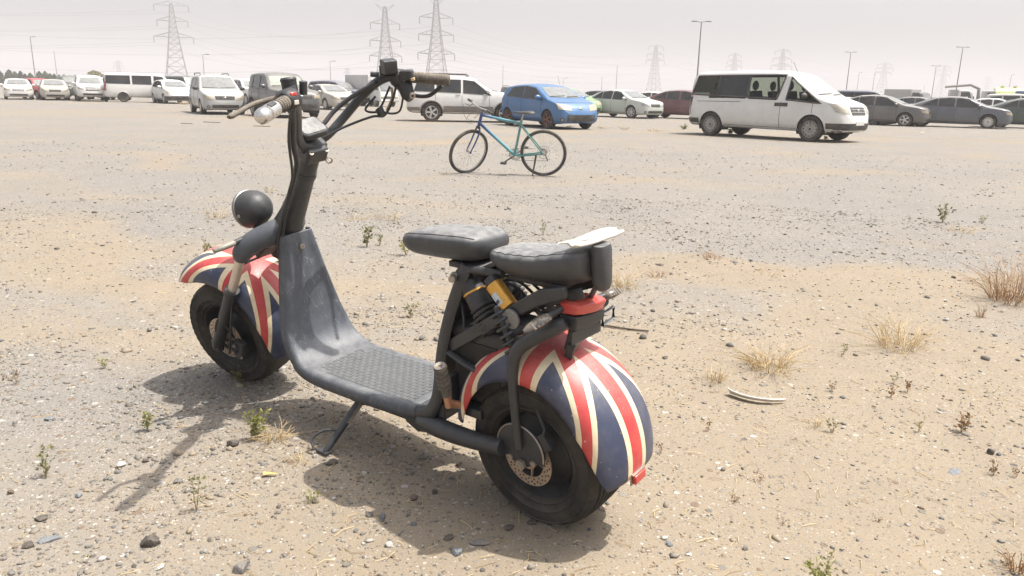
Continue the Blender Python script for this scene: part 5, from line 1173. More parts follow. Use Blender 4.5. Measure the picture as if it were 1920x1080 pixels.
m_ = MB(); m_.lathe([(.088, 0), (.095, 0), (.095, .002), (.088, .002), (.088, 0)], (0, -.035, R_), (0, 1, 0), 32); m_.build('spoke_guard', M_bksil, bike, 40)
m_ = MB(); m_.tube([BB + Vector((0, -.055, .09)), Vector((0, -.056, R_ + .045))], .003, 5); m_.build('chain', M_bkblk, bike, 0)
m_ = MB(); m_.tube([BB + Vector((0, -.055, -.09)), Vector((-.06, -.056, R_ - .13)), Vector((-.03, -.056, R_ - .05))], .003, 5); m_.build('chain', M_bkblk, bike, 0)
m_ = MB(); m_.tube([(0, -.06, R_), (-.03, -.07, R_ - .06), (-.06, -.06, R_ - .13)], .010, 8); m_.build('rear_derailleur', M_bkblk, bike, 40)
m_ = MB(); m_.tube([(.10, .07, .33), (.115, .10, .22), (.145, .155, .012)], [.015, .014, .008], 8); m_.build('kick_stand', M_bkblk, bike, 50)

# ================================================================== pylons, lines, lamp posts, trees
M_lat = mat('galvanised_lattice', (0.17, 0.155, 0.15), .6, .3, .2, .1)
M_lat2 = mat('dark_lattice', (0.12, 0.11, 0.105), .6, .3, .2, .1)
def pylon(label, px, D, H, rz, arms=(0.62, 0.78, 0.93), aw=(9.0, 8.0, 7.0), base=9.0, t=0.22, style='tall'):
    x, y = gpos(px, D); root = thing('transmission_pylon', label, 'pylon', (x, y, 0), radians(rz), 'lattice pylons on the horizon')
    wid = lambda h: base * (1 - h) ** 1.35 / 2 + (1.1 if h < .97 else .6) * .9
    m_ = MB(); lv = [0, .13, .25, .36, .45, .53, .60, .66, .72, .78, .84, .90, .95, 1.0]
    for g in (1, -1):
        for q in (1, -1): m_.tube([(g * wid(h), q * wid(h), h * H) for h in lv], t * .62, 4)
    m_.build('tower_legs', M_lat2, root, 0)
    m_ = MB()
    for i in range(len(lv) - 1):
        a, b = lv[i], lv[i + 1]; wa, wb = wid(a), wid(b)
        for g in (1, -1):
            for (P1, P2, P3, P4) in (((-wa, g * wa), (wa, g * wa), (-wb, g * wb), (wb, g * wb)), ((g * wa, -wa), (g * wa, wa), (g * wb, -wb), (g * wb, wb))):
                m_.tube([(*P1, a * H), (*P4, b * H)], t * .4, 3); m_.tube([(*P2, a * H), (*P3, b * H)], t * .4, 3); m_.tube([(*P3, b * H), (*P4, b * H)], t * .4, 3)
    m_.build('tower_bracing', M_lat, root, 0); tips = []
    for h, w in zip(arms, aw):
        for g in (1, -1):
            z = h * H; b = wid(h); m_ = MB()
            for q in (1, -1):
                m_.tube([(g * b, q * b, z), (g * w, 0, z + .3)], t * .5, 4); m_.tube([(g * b, q * b, z + 2.6), (g * w, 0, z + .3)], t * .5, 4)
            for k in (.35, .65): m_.tube([(g * (b + (w - b) * k), b * (1 - k), z + .1), (g * (b + (w - b) * k), b * (1 - k), z + 2.6 * (1 - k) + .2)], t * .35, 3); m_.tube([(g * (b + (w - b) * k), -b * (1 - k), z + .1), (g * (b + (w - b) * k), b * (1 - k), z + 2.6 * (1 - k) + .2)], t * .35, 3)
            ar = m_.build('cross_arm', M_lat, root, 0)
            m_ = MB(); m_.tube([(g * w, 0, z + .2), (g * w, 0, z - 3.2)], t * .8, 5); m_.build('insulator', M_lat2, ar, 0)
            tips.append(Matrix.Translation((x, y, 0)) @ Matrix.Rotation(radians(rz), 4, 'Z') @ Vector((g * w, 0, z - 3.2)))
    if style == 'tall':
        for g in (1, -1):
            m_ = MB(); m_.tube([(g * .4, 0, .97 * H), (g * 5.5, 0, 1.03 * H)], t * .5, 4); m_.tube([(g * .6, 0, .93 * H), (g * 5.5, 0, 1.03 * H)], t * .5, 4); m_.build('earth_wire_horn', M_lat, root, 0)
    return tips
pa = pylon('tall lattice pylon standing alone behind the silver people carrier', 326, 480, 48.5, 20, (0.60, 0.79, 0.97), (11, 8.5, 9.5), 12, .30, 'flat')
pb = pylon('tall lattice pylon rising behind the box truck', 717, 465, 47.5, 20, (0.42, 0.60, 0.80), (9.5, 9, 8.5), 10.5, .30)
pc = pylon('tallest lattice pylon above the white off road estate car', 811, 430, 48.5, 15, (0.42, 0.62, 0.80), (10, 9.5, 9), 11, .30)
pd = pylon('slim pylon standing left of the tall lamp post', 1217, 760, 47, 20, (0.70, 0.82, 0.97), (10, 9, 8), 10, .34, 'flat')
pe = pylon('faint pylon over the roof of the passenger van', 1364, 850, 46, 20, (0.70, 0.82, 0.95), (10, 9, 8), 10, .34, 'flat')
pf = pylon('faint pylon above the windscreen of the passenger van', 1452, 760, 46, 20, (0.66, 0.80, 0.95), (12, 11, 9), 10, .34, 'flat')
pg_ = pylon('hazy wide pylon above the grey brown saloon', 1643, 960, 44, 20, (0.74, 0.85, 0.96), (12, 14, 11), 11, .40, 'flat')
ph = pylon('very faint pylon near the right lamp posts', 1754, 1040, 46, 20, (0.74, 0.85, 0.96), (11, 13, 10), 11, .40, 'flat')
pi_ = pylon('palest pylon low on the horizon above the crane truck', 1838, 1400, 44, 20, (0.74, 0.85, 0.96), (11, 13, 10), 11, .45, 'flat')
for px_, D_ , nm in ((218, 900, 'tiny distant mast over the white minibus'), (645, 1000, 'tiny distant mast near the box truck')):
    pylon(nm, px_, D_, 27, 30, (0.75, 0.9), (5, 4), 5, .30, 'flat')
M_wire = mat('conductor', (0.16, 0.15, 0.15), .6, .3, .1, .1)
def span(a, b, sag, label, r=0.055):
    a, b = Vector(a), Vector(b); n = 18; m_ = MB()
    m_.tube([a + (b - a) * (i / n) - Vector((0, 0, sag * 4 * (i / n) * (1 - i / n))) for i in range(n + 1)], r, 3); o = m_.build('power_line', M_wire, None, 0)
    tag(o, label, 'power line', label.replace('power line', 'power lines'))
for i in range(6):
    span(pa[i], pb[i], 9, 'power line from the pylon behind the people carrier to the box truck pylon'); span(pc[i], pd[i], 11, 'power line running from the tallest pylon down towards the slim pylon')
    span(pa[i], pa[i] + Vector((-420, -90, 6)), 10, 'power line leaving the first pylon towards the left edge'); span(pb[i], pe[i], 13, 'power line from the box truck pylon to the pylon over the van roof')
for i in (0, 2, 4):
    span(pc[i], pc[i] + Vector((-420, 60, 4)), 11, 'power line leaving the tallest pylon towards the left'); span(pd[i], pg_[i], 11, 'power line from the slim pylon to the hazy wide pylon', .07)
    span(pf[i], ph[i], 11, 'power line joining the two faint right hand pylons', .07)

M_pole = mat('lamp_post_grey', (0.15, 0.145, 0.14), .5, .3, .1, .3)
def lamp_post(label, px, D, H, kind='single', lean=0):
    x, y = gpos(px, D); root = thing('lamp_post', label, 'lamp post', (x, y, 0), 0, 'lamp posts around the yard')
    m_ = MB(); m_.tube([(0, 0, 0), (0, 0, H * .5), (0, 0, H)], [H * .011, H * .009, H * .006], 8); m_.build('pole', M_pole, root, 50)
    for g in ((1, -1) if kind == 'double' else (1,) if kind == 'single' else ()):
        m_ = MB(); m_.tube([(0, 0, H - .05), (g * .7, 0, H + .05)], H * .005, 6); m_.build('arm', M_pole, root, 50)
        m_ = MB(); m_.box((g * 1.0, 0, H + .06), (.7, .3, .14)); m_.build('lamp_head', M_pole, root, 30, .03)
for a in (('tall dark double armed lamp post left of the passenger van', 1297, 112, 11.2, 'double'), ('tall lamp post over the slate blue saloon', 1782, 165, 12, 'double'), ('lamp post behind the passenger van roof', 1577, 190, 12, 'double'),
          ('short lamp post beside the faint pylon over the right row', 1738, 230, 11, 'double'), ('thin post near the hazy wide pylon', 1597, 330, 12, 'single'), ('thin lamp post with bent arm by the hazy wide pylon', 1626, 320, 12, 'single'),
          ('far thin lamp post above the crane truck', 1880, 320, 12, 'single'), ('tall leaning lamp post at the far left', 60, 205, 12.5, 'single'), ('thin bare mast among the far left trees', 101, 300, 13, 'none'), ('lamp post right above the people carrier roof rail', 377, 165, 7.5, 'single'),
          ('lamp post behind the dark off road car', 613, 190, 7.5, 'single'), ('slim bare mast right of the white off road car', 935, 330, 12, 'none'), ('slim bare mast over the pale saloon', 1147, 330, 13, 'none'), ('stubby dark post left of the pale saloon', 1120, 150, 4.4, 'none'),
          ('thin bare mast behind the grey saloons', 1722, 420, 9, 'none'), ('low lamp post above the lime green car', 1048, 260, 6, 'single')):
    lamp_post(*a)

def leaf_mat(name, c1, c2):
    t = NT(name); g = t.n('ShaderNodeNewGeometry'); c = t.mix(g.outputs['Random Per Island'], c1, c2); t.val(c, t.b.inputs['Base Color']); t.b.inputs['Roughness'].default_value = .7
    t.b.inputs['Specular IOR Level'].default_value = .25
    tr = t.n('ShaderNodeBsdfTranslucent'); t.val(c, tr.inputs['Color']); mx = t.n('ShaderNodeMixShader'); mx.inputs[0].default_value = .35; t.l(t.b.outputs[0], mx.inputs[1]); t.l(tr.outputs[0], mx.inputs[2]); t.l(mx.outputs[0], t.o.inputs['Surface']); return t.m
M_tree = leaf_mat('far_tree_leaves', (0.055, 0.085, 0.042), (0.125, 0.15, 0.075)); M_bush = leaf_mat('grey_green_leaves', (0.19, 0.19, 0.09), (0.30, 0.28, 0.15)); M_bark = mat('bark', (0.12, 0.09, 0.065), .9, 0, .1, 3, .3)
def tree(label, px, D, H, W, leafm, bushy=False):
    x, y = gpos(px, D); root = thing('tree', label, 'tree', (x, y, 0), rng.uniform(0, 6), 'trees beyond the left row of cars')
    m_ = MB(); m_.tube([(0, 0, 0), (.1, 0, H * .4), (0, .05, H * .85)], [W * .06, W * .045, W * .015], 6)
    for k in range(7):
        a = rng.uniform(0, 6.28); h = H * rng.uniform(.25, .7); m_.tube([(0, 0, h), (cos(a) * W * .35, sin(a) * W * .35, h + H * .14)], [W * .025, W * .008], 4)
    m_.build('trunk', M_bark, root, 60); m_ = MB(); V = []; Fc = []
    for k in range(650):
        t_ = rng.uniform(.0, 1); h = H * (.16 + .84 * t_); r = W * .5 * (sin(pi * min(1, (t_ * .86 + .14))) ** .7 if not bushy else sqrt(max(0, 1 - (2 * t_ - .9) ** 2 * .8))) * sqrt(rng.uniform(.1, 1)) * rng.uniform(.8, 1.12); a = rng.uniform(0, 6.28)
        c = Vector((cos(a) * r, sin(a) * r, h)); s_ = W * rng.uniform(.09, .17) * (.55 if bushy else 1); d1 = Vector(rng.normal(size=3)).normalized() * s_; d2 = d1.orthogonal().normalized() * s_ * .6; o = len(V)
        V += [c - d1, c + d2, c + d1, c - d2]; Fc.append((o, o + 1, o + 2, o + 3))
    m_.add(V, Fc); m_.build('crown', leafm, root, 0)
tl = [(-6, 7.2, 3.2), (12, 7.4, 3.8), (22, 7.0, 3.2), (33, 7.2, 3.0), (41, 6.0, 2.8), (51, 6.2, 3.2), (68, 7.0, 3.4), (79, 7.2, 3.4), (88, 6.2, 2.8), (96, 6.2, 2.6), (105, 5.8, 2.8), (114, 6.0, 2.8), (125, 5.6, 2.6), (135, 6.0, 2.6), (151, 6.0, 2.4), (198, 5.6, 2.4), (206, 5.2, 2.2)]
desc = ['clipped at the left edge of the yard', 'tall and full above the first white saloon', 'close beside the tall full tree', 'narrow, above the red car', 'small, left of the leaning lamp post', 'small, touching the leaning lamp post', 'right of the leaning lamp post', 'the tallest right of the lamp post', 'small, between the tall one and the bare mast', 'just left of the thin bare mast', 'just right of the thin bare mast', 'over the dull white saloon', 'short, over the dark green car', 'over the gap before the tall white car', 'small, left of the pale round tree', 'small, right of the pale round tree', 'smallest, beside the minibus']
for (px_, h_, w_), d_ in zip(tl, desc): tree('dark clipped yard tree ' + d_, px_, 190 + rng.uniform(-6, 6), h_ * .52, w_ * .56, M_tree)
tree('pale round leafy tree over the tall white car', 172, 150, 3.5, 3.5, M_bush, True)

# ================================================================== stones, gravel, plants, litter
_C = np.array([0, 0, CAM_H]); _fw = np.array(_f); _rt = np.array(_r); _uu = np.array(_u)
def spot(px, py):
    """ground point under a pixel of the 1920 x 1080 photograph, and pixels per metre there"""
    d = _fw + _rt * (px - 960) / 1430 + _uu * (540 - py) / 1430; t = CAM_H / -d[2]; p = _C + d * t
    z = float(height(p[0], p[1])); return Vector((p[0], p[1], z)), 1430 / t

ICO = None
def ico(sub):
    bm = bmesh.new(); bmesh.ops.create_icosphere(bm, subdivisions=sub, radius=1.0)
    V = np.array([v.co[:] for v in bm.verts]); F = np.array([[v.index for v in f.verts] for f in bm.faces]); bm.free(); return V, F
def pebble_material():
    t = NT('pebbles'); g = t.n('ShaderNodeNewGeometry').outputs['Random Per Island']; cr = t.n('ShaderNodeValToRGB'); t.l(g, cr.inputs[0]); e = cr.color_ramp; e.interpolation = 'CONSTANT'
    cols = [(0, (.075, .072, .068)), (.06, (.115, .110, .104)), (.20, (.16, .152, .142)), (.38, (.115, .125, .135)), (.46, (.20, .18, .15)), (.62, (.26, .215, .16)), (.84, (.29, .275, .255)), (.92, (.40, .385, .36)), (.975, (.14, .095, .07))]
    e.elements[0].color = rgba(cols[0][1]); e.elements[1].position = cols[1][0]; e.elements[1].color = rgba(cols[1][1])
    for p_, c_ in cols[2:]: q = e.elements.new(p_); q.color = rgba(c_)
    n = t.noise(180, 4, .6, t.obj()); c = t.mix(t.math('MULTIPLY', t.ramp(n, .35, .75), .45), cr.outputs[0], (.24, .205, .155)); t.val(c, t.b.inputs['Base Color'])
    t.b.inputs['Roughness'].default_value = .85; t.b.inputs['Specular IOR Level'].default_value = .25; return t.m
M_peb = pebble_material()
def gravel(n, r0, r1, med, sub, name):
    az = rng.uniform(-0.86, 0.86, n * 4); rr = np.sqrt(rng.uniform(r0 ** 2, r1 ** 2, n * 4)); x = rr * np.sin(az) - .1; y = rr * np.cos(az)
    patch = np.clip(fbm(x * 1.7 + 50, y * 1.7 + 20, 3) * 2.0 - .45, 0.18, 1)
    keep = rng.random(n * 4) < (0.26 + 0.74 * gravelly(x, y)) * patch; x, y = x[keep][:n], y[keep][:n]; m = len(x)
    s = np.clip(med * np.exp(rng.normal(0, .5, m)), med * .5, .024); V, F = ico(sub); nv = len(V)
    J = 1 + rng.uniform(-.38, .34, (m, nv, 1)); P = V[None] * J
    ax = rng.uniform(.65, 1.35, (m, 1, 3)) * np.array([1, 1, .55]); P = P * ax * s[:, None, None]
    a = rng.uniform(0, 6.283, m); ca, sa = np.cos(a)[:, None], np.sin(a)[:, None]; X = P[..., 0] * ca - P[..., 1] * sa; Y = P[..., 0] * sa + P[..., 1] * ca
    Z = P[..., 2] + (height(x, y) + s * .18)[:, None]; P = np.stack([X + x[:, None], Y + y[:, None], Z], -1).reshape(-1, 3)
    Fa = (F[None] + (np.arange(m) * nv)[:, None, None]).reshape(-1, 3); me = bpy.data.meshes.new(name)
    me.vertices.add(len(P)); me.vertices.foreach_set('co', P.astype(np.float32).ravel()); me.loops.add(Fa.size); me.loops.foreach_set('vertex_index', Fa.astype(np.int32).ravel())
    me.polygons.add(len(Fa)); me.polygons.foreach_set('loop_start', np.arange(0, Fa.size, 3, dtype=np.int32)); me.update(calc_edges=True); me.validate()
    me.materials.append(M_peb); o = bpy.data.objects.new(name, me); COL.objects.link(o); tag(o, kind='stuff'); return o
gravel(22000, 1.0, 4.2, .0032, 1, 'gravel')
gravel(550, 1.2, 4.5, .0075, 1, 'gravel')
gravel(16000, 4.0, 9.2, .0050, 1, 'gravel')
gravel(8000, 9.0, 19.0, .0066, 1, 'gravel')

def stone_mat(nm, c): return mat('stone_' + nm, c, .8, 0, .3, 30, .3, .5, 140, 0, .15, .3, (.27, .22, .165))
SM = dict(dark=stone_mat('dark', (.060, .056, .053)), grey=stone_mat('grey', (.15, .145, .14)), blue=stone_mat('blue', (.15, .175, .20)), white=stone_mat('white', (.40, .395, .38)), brown=stone_mat('brown', (.12, .085, .065)))
_V2, _F2 = ico(3)
def stone(label, px, py, wpx, m, flat=.6, el=1.3, seed=0):
    r = np.random.default_rng(seed + 100); p, s = spot(px, py); R0 = wpx / s / 2
    V = _V2.copy()
    for k in range(13):   # knock flat facets off a rounded lump
        d = r.normal(size=3); d /= np.linalg.norm(d); lim = r.uniform(.52, .85); h = V @ d; V = V - np.clip(h - lim, 0, None)[:, None] * d * .92
    V *= 1 + (r.random((len(V), 1)) - .5) * .05; V = V * np.array([el, 1, flat * 1.2]) * R0 / 1.15; a = r.uniform(0, 3.1); c_, s_ = cos(a * .3), sin(a * .3)
    V = np.stack([V[:, 0] * c_ - V[:, 1] * s_, V[:, 0] * s_ + V[:, 1] * c_, V[:, 2]], -1); mb = MB(); mb.add(V, _F2.tolist()); o = mb.build('stone', m, None, 35)
    o.location = p + Vector((0, 0, R0 * flat * .45)); tag(o, label, 'stone', 'loose stones on the sand')
for i, a in enumerate((
    ('large dark pointed stone lying at the lower left of the sand', 283, 1021, 40, SM['dark'], .75, 1.35), ('dark wedge shaped stone below the straw bush', 436, 834, 26, SM['dark'], .7, 1.1), ('dark flat stone at the lower left edge of the gravel', 55, 1026, 24, SM['dark'], .6, 1.2),
    ('lumpy grey and white stone cut by the bottom of the view', 452, 1070, 36, SM['grey'], .7, 1.3), ('low dark stone near the left edge above the blue chips', 80, 974, 24, SM['dark'], .5, 1.4), ('pale blue upright stone at the rim of the rear shadow', 718, 972, 17, SM['blue'], 1.1, .9),
    ('speckled blue white stone lying in front of the shadow', 730, 1022, 21, SM['white'], .6, 1.1), ('rounded blue grey stone inside the seat shadow', 858, 1038, 25, SM['blue'], .75, 1.15), ('whitish stone touching the foot of the rear tyre', 1041, 983, 20, SM['white'], .8, 1.1),
    ('long flat slate grey stone in the rear shadow', 902, 1017, 28, SM['grey'], .35, 2.0), ('squarish dark chip standing alone on the right sand', 1857, 855, 18, SM['dark'], .8, 1.0), ('small blue stone next to the squarish dark chip', 1871, 859, 11, SM['blue'], .8, 1.0),
    ('bright white stone at the tip of the handlebar shadow', 226, 874, 20, SM['white'], .7, 1.2), ('grey blue stone on the left gravel above the small plant', 94, 788, 18, SM['blue'], .6, 1.3), ('dark stone lying in the handlebar shadow', 272, 866, 16, SM['dark'], .7, 1.1),
    ('smooth grey oval stone on the bottom right sand', 1398, 1029, 15, SM['grey'], .6, 1.3), ('flat pale blue stone near the right dry weed', 1790, 887, 24, SM['blue'], .25, 1.7), ('dull blue stone lying right of the rear wheel shadow', 1256, 1022, 16, SM['blue'], .6, 1.2),
    ('dark stone right beside the stand foot', 622, 868, 24, SM['dark'], .5, 1.4), ('small white chip beside the stand foot', 590, 856, 15, SM['white'], .7, 1.0), ('brown round stone in the middle of the seat shadow', 776, 936, 20, SM['brown'], .7, 1.0),
    ('black stone near the wheel inside the shadow', 815, 924, 16, SM['dark'], .8, 1.0), ('grey blue flat stone at the left of the large dark stone', 88, 1016, 30, SM['blue'], .25, 1.8), ('grey stone half buried under the left gravel plant', 335, 905, 22, SM['grey'], .5, 1.2),
    ('white flat chip at the bottom centre of the sand', 300, 1066, 20, SM['white'], .4, 1.3), ('dark brown stone at the left edge of the gravel', 20, 925, 16, SM['brown'], .7, 1.2), ('light blue stone on the gravel left of the shadow tip', 148, 932, 17, SM['blue'], .7, 1.1),
    ('dark stone in the lower middle of the rear shadow', 842, 1010, 22, SM['dark'], .6, 1.2), ('twin dark stones of the rear shadow, left one', 955, 990, 20, SM['dark'], .5, 1.4), ('flat dark stone near the right edge of the rear shadow', 1000, 980, 20, SM['dark'], .4, 1.5),
    ('grey stone left of the front wheel on the open gravel', 281, 621, 12, SM['grey'], .8, 1.0), ('dark brown stone next to the grey stone by the front wheel', 294, 618, 8, SM['brown'], .8, 1.0))):
    stone(*a, seed=i)

M_leafg = leaf_mat('small_green_leaves', (0.19, 0.205, 0.065), (0.34, 0.33, 0.12)); M_leafd = leaf_mat('dull_green_leaves', (0.15, 0.16, 0.075), (0.27, 0.245, 0.125)); M_leafb = leaf_mat('dead_brown_leaves', (0.17, 0.10, 0.05), (0.30, 0.19, 0.10))
M_straw = leaf_mat('straw', (0.52, 0.39, 0.20), (0.68, 0.54, 0.32)); M_strawd = leaf_mat('russet_straw', (0.34, 0.20, 0.10), (0.54, 0.36, 0.20)); M_stem = mat('plant_stem', (0.26, 0.22, 0.10), .8, 0, .1, 20, .25); M_stemb = mat('dry_stem', (0.28, 0.18, 0.09), .85, 0, .1, 20, .25)
def leafmesh(spots, size, r):
    V = []; Fc = []
    for p, d in spots:
        d = Vector(d).normalized() if Vector(d).length > 1e-6 else Vector((0, 0, 1)); s_ = size * r.uniform(.6, 1.35); sd_ = d.cross(Vector(r.normal(size=3)))
        if sd_.length < 1e-6: sd_ = d.orthogonal()
        sd_.normalize(); up_ = d.cross(sd_); o = len(V); q = Vector(p)
        V += [q, q + d * s_ * .55 + sd_ * s_ * .28 + up_ * s_ * .08, q + d * s_, q + d * s_ * .55 - sd_ * s_ * .28 + up_ * s_ * .08]; Fc += [(o, o + 1, o + 2), (o, o + 2, o + 3)]
    mb = MB(); mb.add(V, Fc); return mb
def sprig(label, px, py, hpx, n=4, spread=.5, leaf=None, stem=None, lsize=.10, lper=9, name='small_plant', cat='plant', seed=0, group=None, twig=2):
    r = np.random.default_rng(seed + 500); p, s = spot(px, py); H = hpx / s; root = thing(name, label, cat, p, 0, group); mb = MB(); sp = []
    for k in range(n):
        a = r.uniform(0, 6.28); le = r.uniform(.1, 1) * spread; h = H * r.uniform(.65, 1.0); tip = Vector((cos(a) * le * h, sin(a) * le * h, h * sqrt(max(.1, 1 - .5 * le * le))))
        pts = catmull([(0, 0, -.004), tuple(tip * .45 + Vector((r.normal() * .03 * H, r.normal() * .03 * H, .04 * H))), tuple(tip)], 4); pts = [Vector(q) for q in pts]; mb.tube(pts, [H * .013, H * .008, H * .004], 4)
        for j in range(int(lper * 1.3)):
            t_ = r.uniform(.25, 1.0); b = pts[int(t_ * (len(pts) - 1))]; d = Vector((r.normal(), r.normal(), r.uniform(.1, 1.2)))
            if r.random() < .45 * twig / 2:
                e = b + d.normalized() * H * r.uniform(.06, .16); mb.tube([b, e], [H * .005, H * .003], 3)
                for q in range(3): sp.append((e, d + Vector(r.normal(size=3)) * .7))
            else: sp.append((b, d))
    mb.build('stem', stem or M_stem, root, 60); leafmesh(sp, H * lsize * 1.45, r).build('leaves', leaf or M_leafg, root, 0); return root
def tuft(label, px, py, hpx, wpx, n=60, m=None, name='dry_grass_tuft', cat='grass tuft', seed=0, group=None, seeds_=True, thick=1.0):
    r = np.random.default_rng(seed + 900); p, s = spot(px, py); H, Wd = hpx / s, wpx / s; root = thing(name, label, cat, p, 0, group); V = []; Fc = []; mb = MB(); sp = []
    for k in range(int(n * .75)):
        a = r.uniform(0, 6.28); b = Vector((cos(a), sin(a), 0)); r0_ = sqrt(r.uniform(0, 1)) * Wd * .28; base = b * r0_; h = H * r.uniform(.35, 1.0); out = Wd * r.uniform(.03, .42) * (1 if r.random() < .8 else 1.4); h *= (1 if r.random() < .75 else .45); b = (b + Vector((r.normal() * .5, r.normal() * .5, 0)))
        pts = [Vector(q) for q in catmull([tuple(base), tuple(base + b * out * .35 + Vector((r.normal() * .02 * Wd, r.normal() * .02 * Wd, h * .6))), tuple(base + b * out + Vector((r.normal() * .05 * Wd, r.normal() * .05 * Wd, h * r.uniform(.8, 1))))], 3)]
        mb.tube(pts, [.0013 * thick, .0010 * thick, .0006 * thick], 3)
        if r.random() < .5:
            q = pts[len(pts) // 2]; mb.tube([q, q + Vector((r.normal() * .08 * Wd, r.normal() * .08 * Wd, h * r.uniform(.05, .3)))], .0008 * thick, 3)
        if seeds_: sp += [(pts[-1], Vector((r.normal(), r.normal(), .6))), (pts[-2], Vector((r.normal(), r.normal(), .6)))]
    tag(mb.build('blades', m or M_straw, root, 0), kind='stuff')
    if sp: leafmesh(sp, max(H * .035, .004), r).build('seed_heads', m or M_straw, root, 0)['kind'] = 'stuff'
    return root
# green and half green plants
for i, a in enumerate((
    dict(label='small yellow green plant alone on the left gravel', px=196, py=690, hpx=28, n=4, spread=.55, lper=8), dict(label='forked yellow green plant below the front wheel shadow', px=276, py=808, hpx=46, n=6, spread=.5, lper=9, lsize=.085),
    dict(label='thin grey green plant near the left edge', px=86, py=896, hpx=64, n=3, spread=.45, leaf=M_leafd, lper=12, lsize=.08), dict(label='tall thin sprig with bare lower stem near the lower left stones', px=368, py=958, hpx=80, n=2, spread=.2, leaf=M_leafd, lper=14, lsize=.06),
    dict(label='leafy green bush with straw base in front of the shadow', px=480, py=826, hpx=62, n=9, spread=.75, lper=11, lsize=.085), dict(label='dark green plant growing at the foot of the front wheel', px=450, py=716, hpx=34, n=8, spread=.9, leaf=M_leafd, lper=9, lsize=.13),
    dict(label='tiny sprout with yellow leaves left of the rear shadow', px=585, py=942, hpx=28, n=3, spread=.7, lper=6, lsize=.16), dict(label='pale green plant right of the steering column', px=688, py=462, hpx=44, n=6, spread=.55, leaf=M_leafd, lper=9, lsize=.09),
    dict(label='small twin of the pale plant, closer to the front seat', px=712, py=458, hpx=26, n=4, spread=.6, leaf=M_leafd, lper=7), dict(label='green plant peeping out left of the front seat tip', px=762, py=478, hpx=34, n=5, spread=.6, lper=9),
    dict(label='small dull plant between deck and front seat', px=770, py=598, hpx=34, n=4, spread=.6, leaf=M_leafd, lper=8, lsize=.1), dict(label='weedy plant behind the front indicator', px=384, py=482, hpx=40, n=5, spread=.7, leaf=M_leafd, stem=M_stemb, lper=6, lsize=.08),
    dict(label='upright grey green plant on the far right gravel', px=1767, py=418, hpx=36, n=6, spread=.6, leaf=M_leafd, lper=9, lsize=.09), dict(label='small yellowish plant right of the upright grey green one', px=1841, py=420, hpx=18, n=5, spread=.8, lper=6),
    dict(label='bright green fern like plant at the bottom edge', px=1535, py=1100, hpx=74, n=7, spread=.6, leaf=M_leafg, lper=16, lsize=.07), dict(label='lone thin plant above the rear seat', px=1018, py=444, hpx=30, n=3, spread=.4, leaf=M_leafd, lper=6, lsize=.09),
    dict(label='green weed growing by the rear wheel of the passenger van', px=1368, py=252, hpx=12, n=9, spread=1.2, leaf=M_leafd, lper=9, lsize=.16), dict(label='grey green tuft on the lane left of the passenger van', px=1282, py=243, hpx=11, n=9, spread=1.3, leaf=M_leafd, lper=8, lsize=.16),
    dict(label='weed under the front bumper of the passenger van', px=1548, py=262, hpx=9, n=7, spread=1.2, leaf=M_leafd, lper=7, lsize=.18), dict(label='small green stalk on the right sand below the straw bush', px=1582, py=662, hpx=26, n=3, spread=.3, leaf=M_leafd, lper=6, lsize=.09),
    dict(label='forked stalk standing on the sand right of centre', px=1675, py=720, hpx=28, n=3, spread=.4, leaf=M_leafd, lper=6, lsize=.09), dict(label='sparse green plant at the right below the white shard', px=1560, py=812, hpx=30, n=5, spread=.9, leaf=M_leafd, stem=M_stemb, lper=6, lsize=.1),
    dict(label='green topped stalk right of the sparse plant', px=1722, py=810, hpx=34, n=3, spread=.3, leaf=M_leafg, lper=6, lsize=.09))):
    sprig(**a, seed=i)
# dead weeds
for i, a in enumerate((
    dict(label='dry brown weed with drooping leaves at the far right', px=1802, py=810, hpx=46, n=5, spread=.6, lper=7), dict(label='small dead weed with curled leaves near the right edge', px=1862, py=896, hpx=30, n=5, spread=.7, lper=6), dict(label='dead weed right above the white shard', px=1670, py=745, hpx=30, n=4, spread=.5, lper=6),
    dict(label='tiny russet weed right of the rear mudguard', px=1328, py=810, hpx=22, n=3, spread=.5, lper=5), dict(label='brown seedling beside the rear mudguard tip', px=1240, py=850, hpx=26, n=3, spread=.6, lper=5), dict(label='curled dead weed on the sand right of the rear wheel', px=1378, py=942, hpx=20, n=6, spread=1.0, lper=6),
    dict(label='dry stalk at the bottom right of the scooter', px=1468, py=985, hpx=18, n=3, spread=.4, lper=4), dict(label='thorny brown weed at the left edge of the gravel', px=30, py=722, hpx=34, n=4, spread=1.0, lper=5), dict(label='bent russet weed on the right sand', px=1560, py=735, hpx=22, n=4, spread=.9, lper=6),
    dict(label='low brown weed lying near the bottom right corner', px=1645, py=980, hpx=16, n=5, spread=1.1, lper=5), dict(label='small dead weed between the right stalks', px=1702, py=735, hpx=26, n=5, spread=.9, lper=7), dict(label='dead weed close to the right edge, lower one', px=1905, py=900, hpx=24, n=4, spread=.8, lper=5),
    dict(label='brown sprig by the bottom edge right of the rear wheel', px=1272, py=1078, hpx=22, n=3, spread=.5, lper=5), dict(label='small dry weed right of the curled one', px=1425, py=905, hpx=24, n=4, spread=.8, lper=4))):
    sprig(**a, leaf=M_leafb, stem=M_stemb, lsize=.11, name='dead_weed', cat='weed', seed=60 + i)
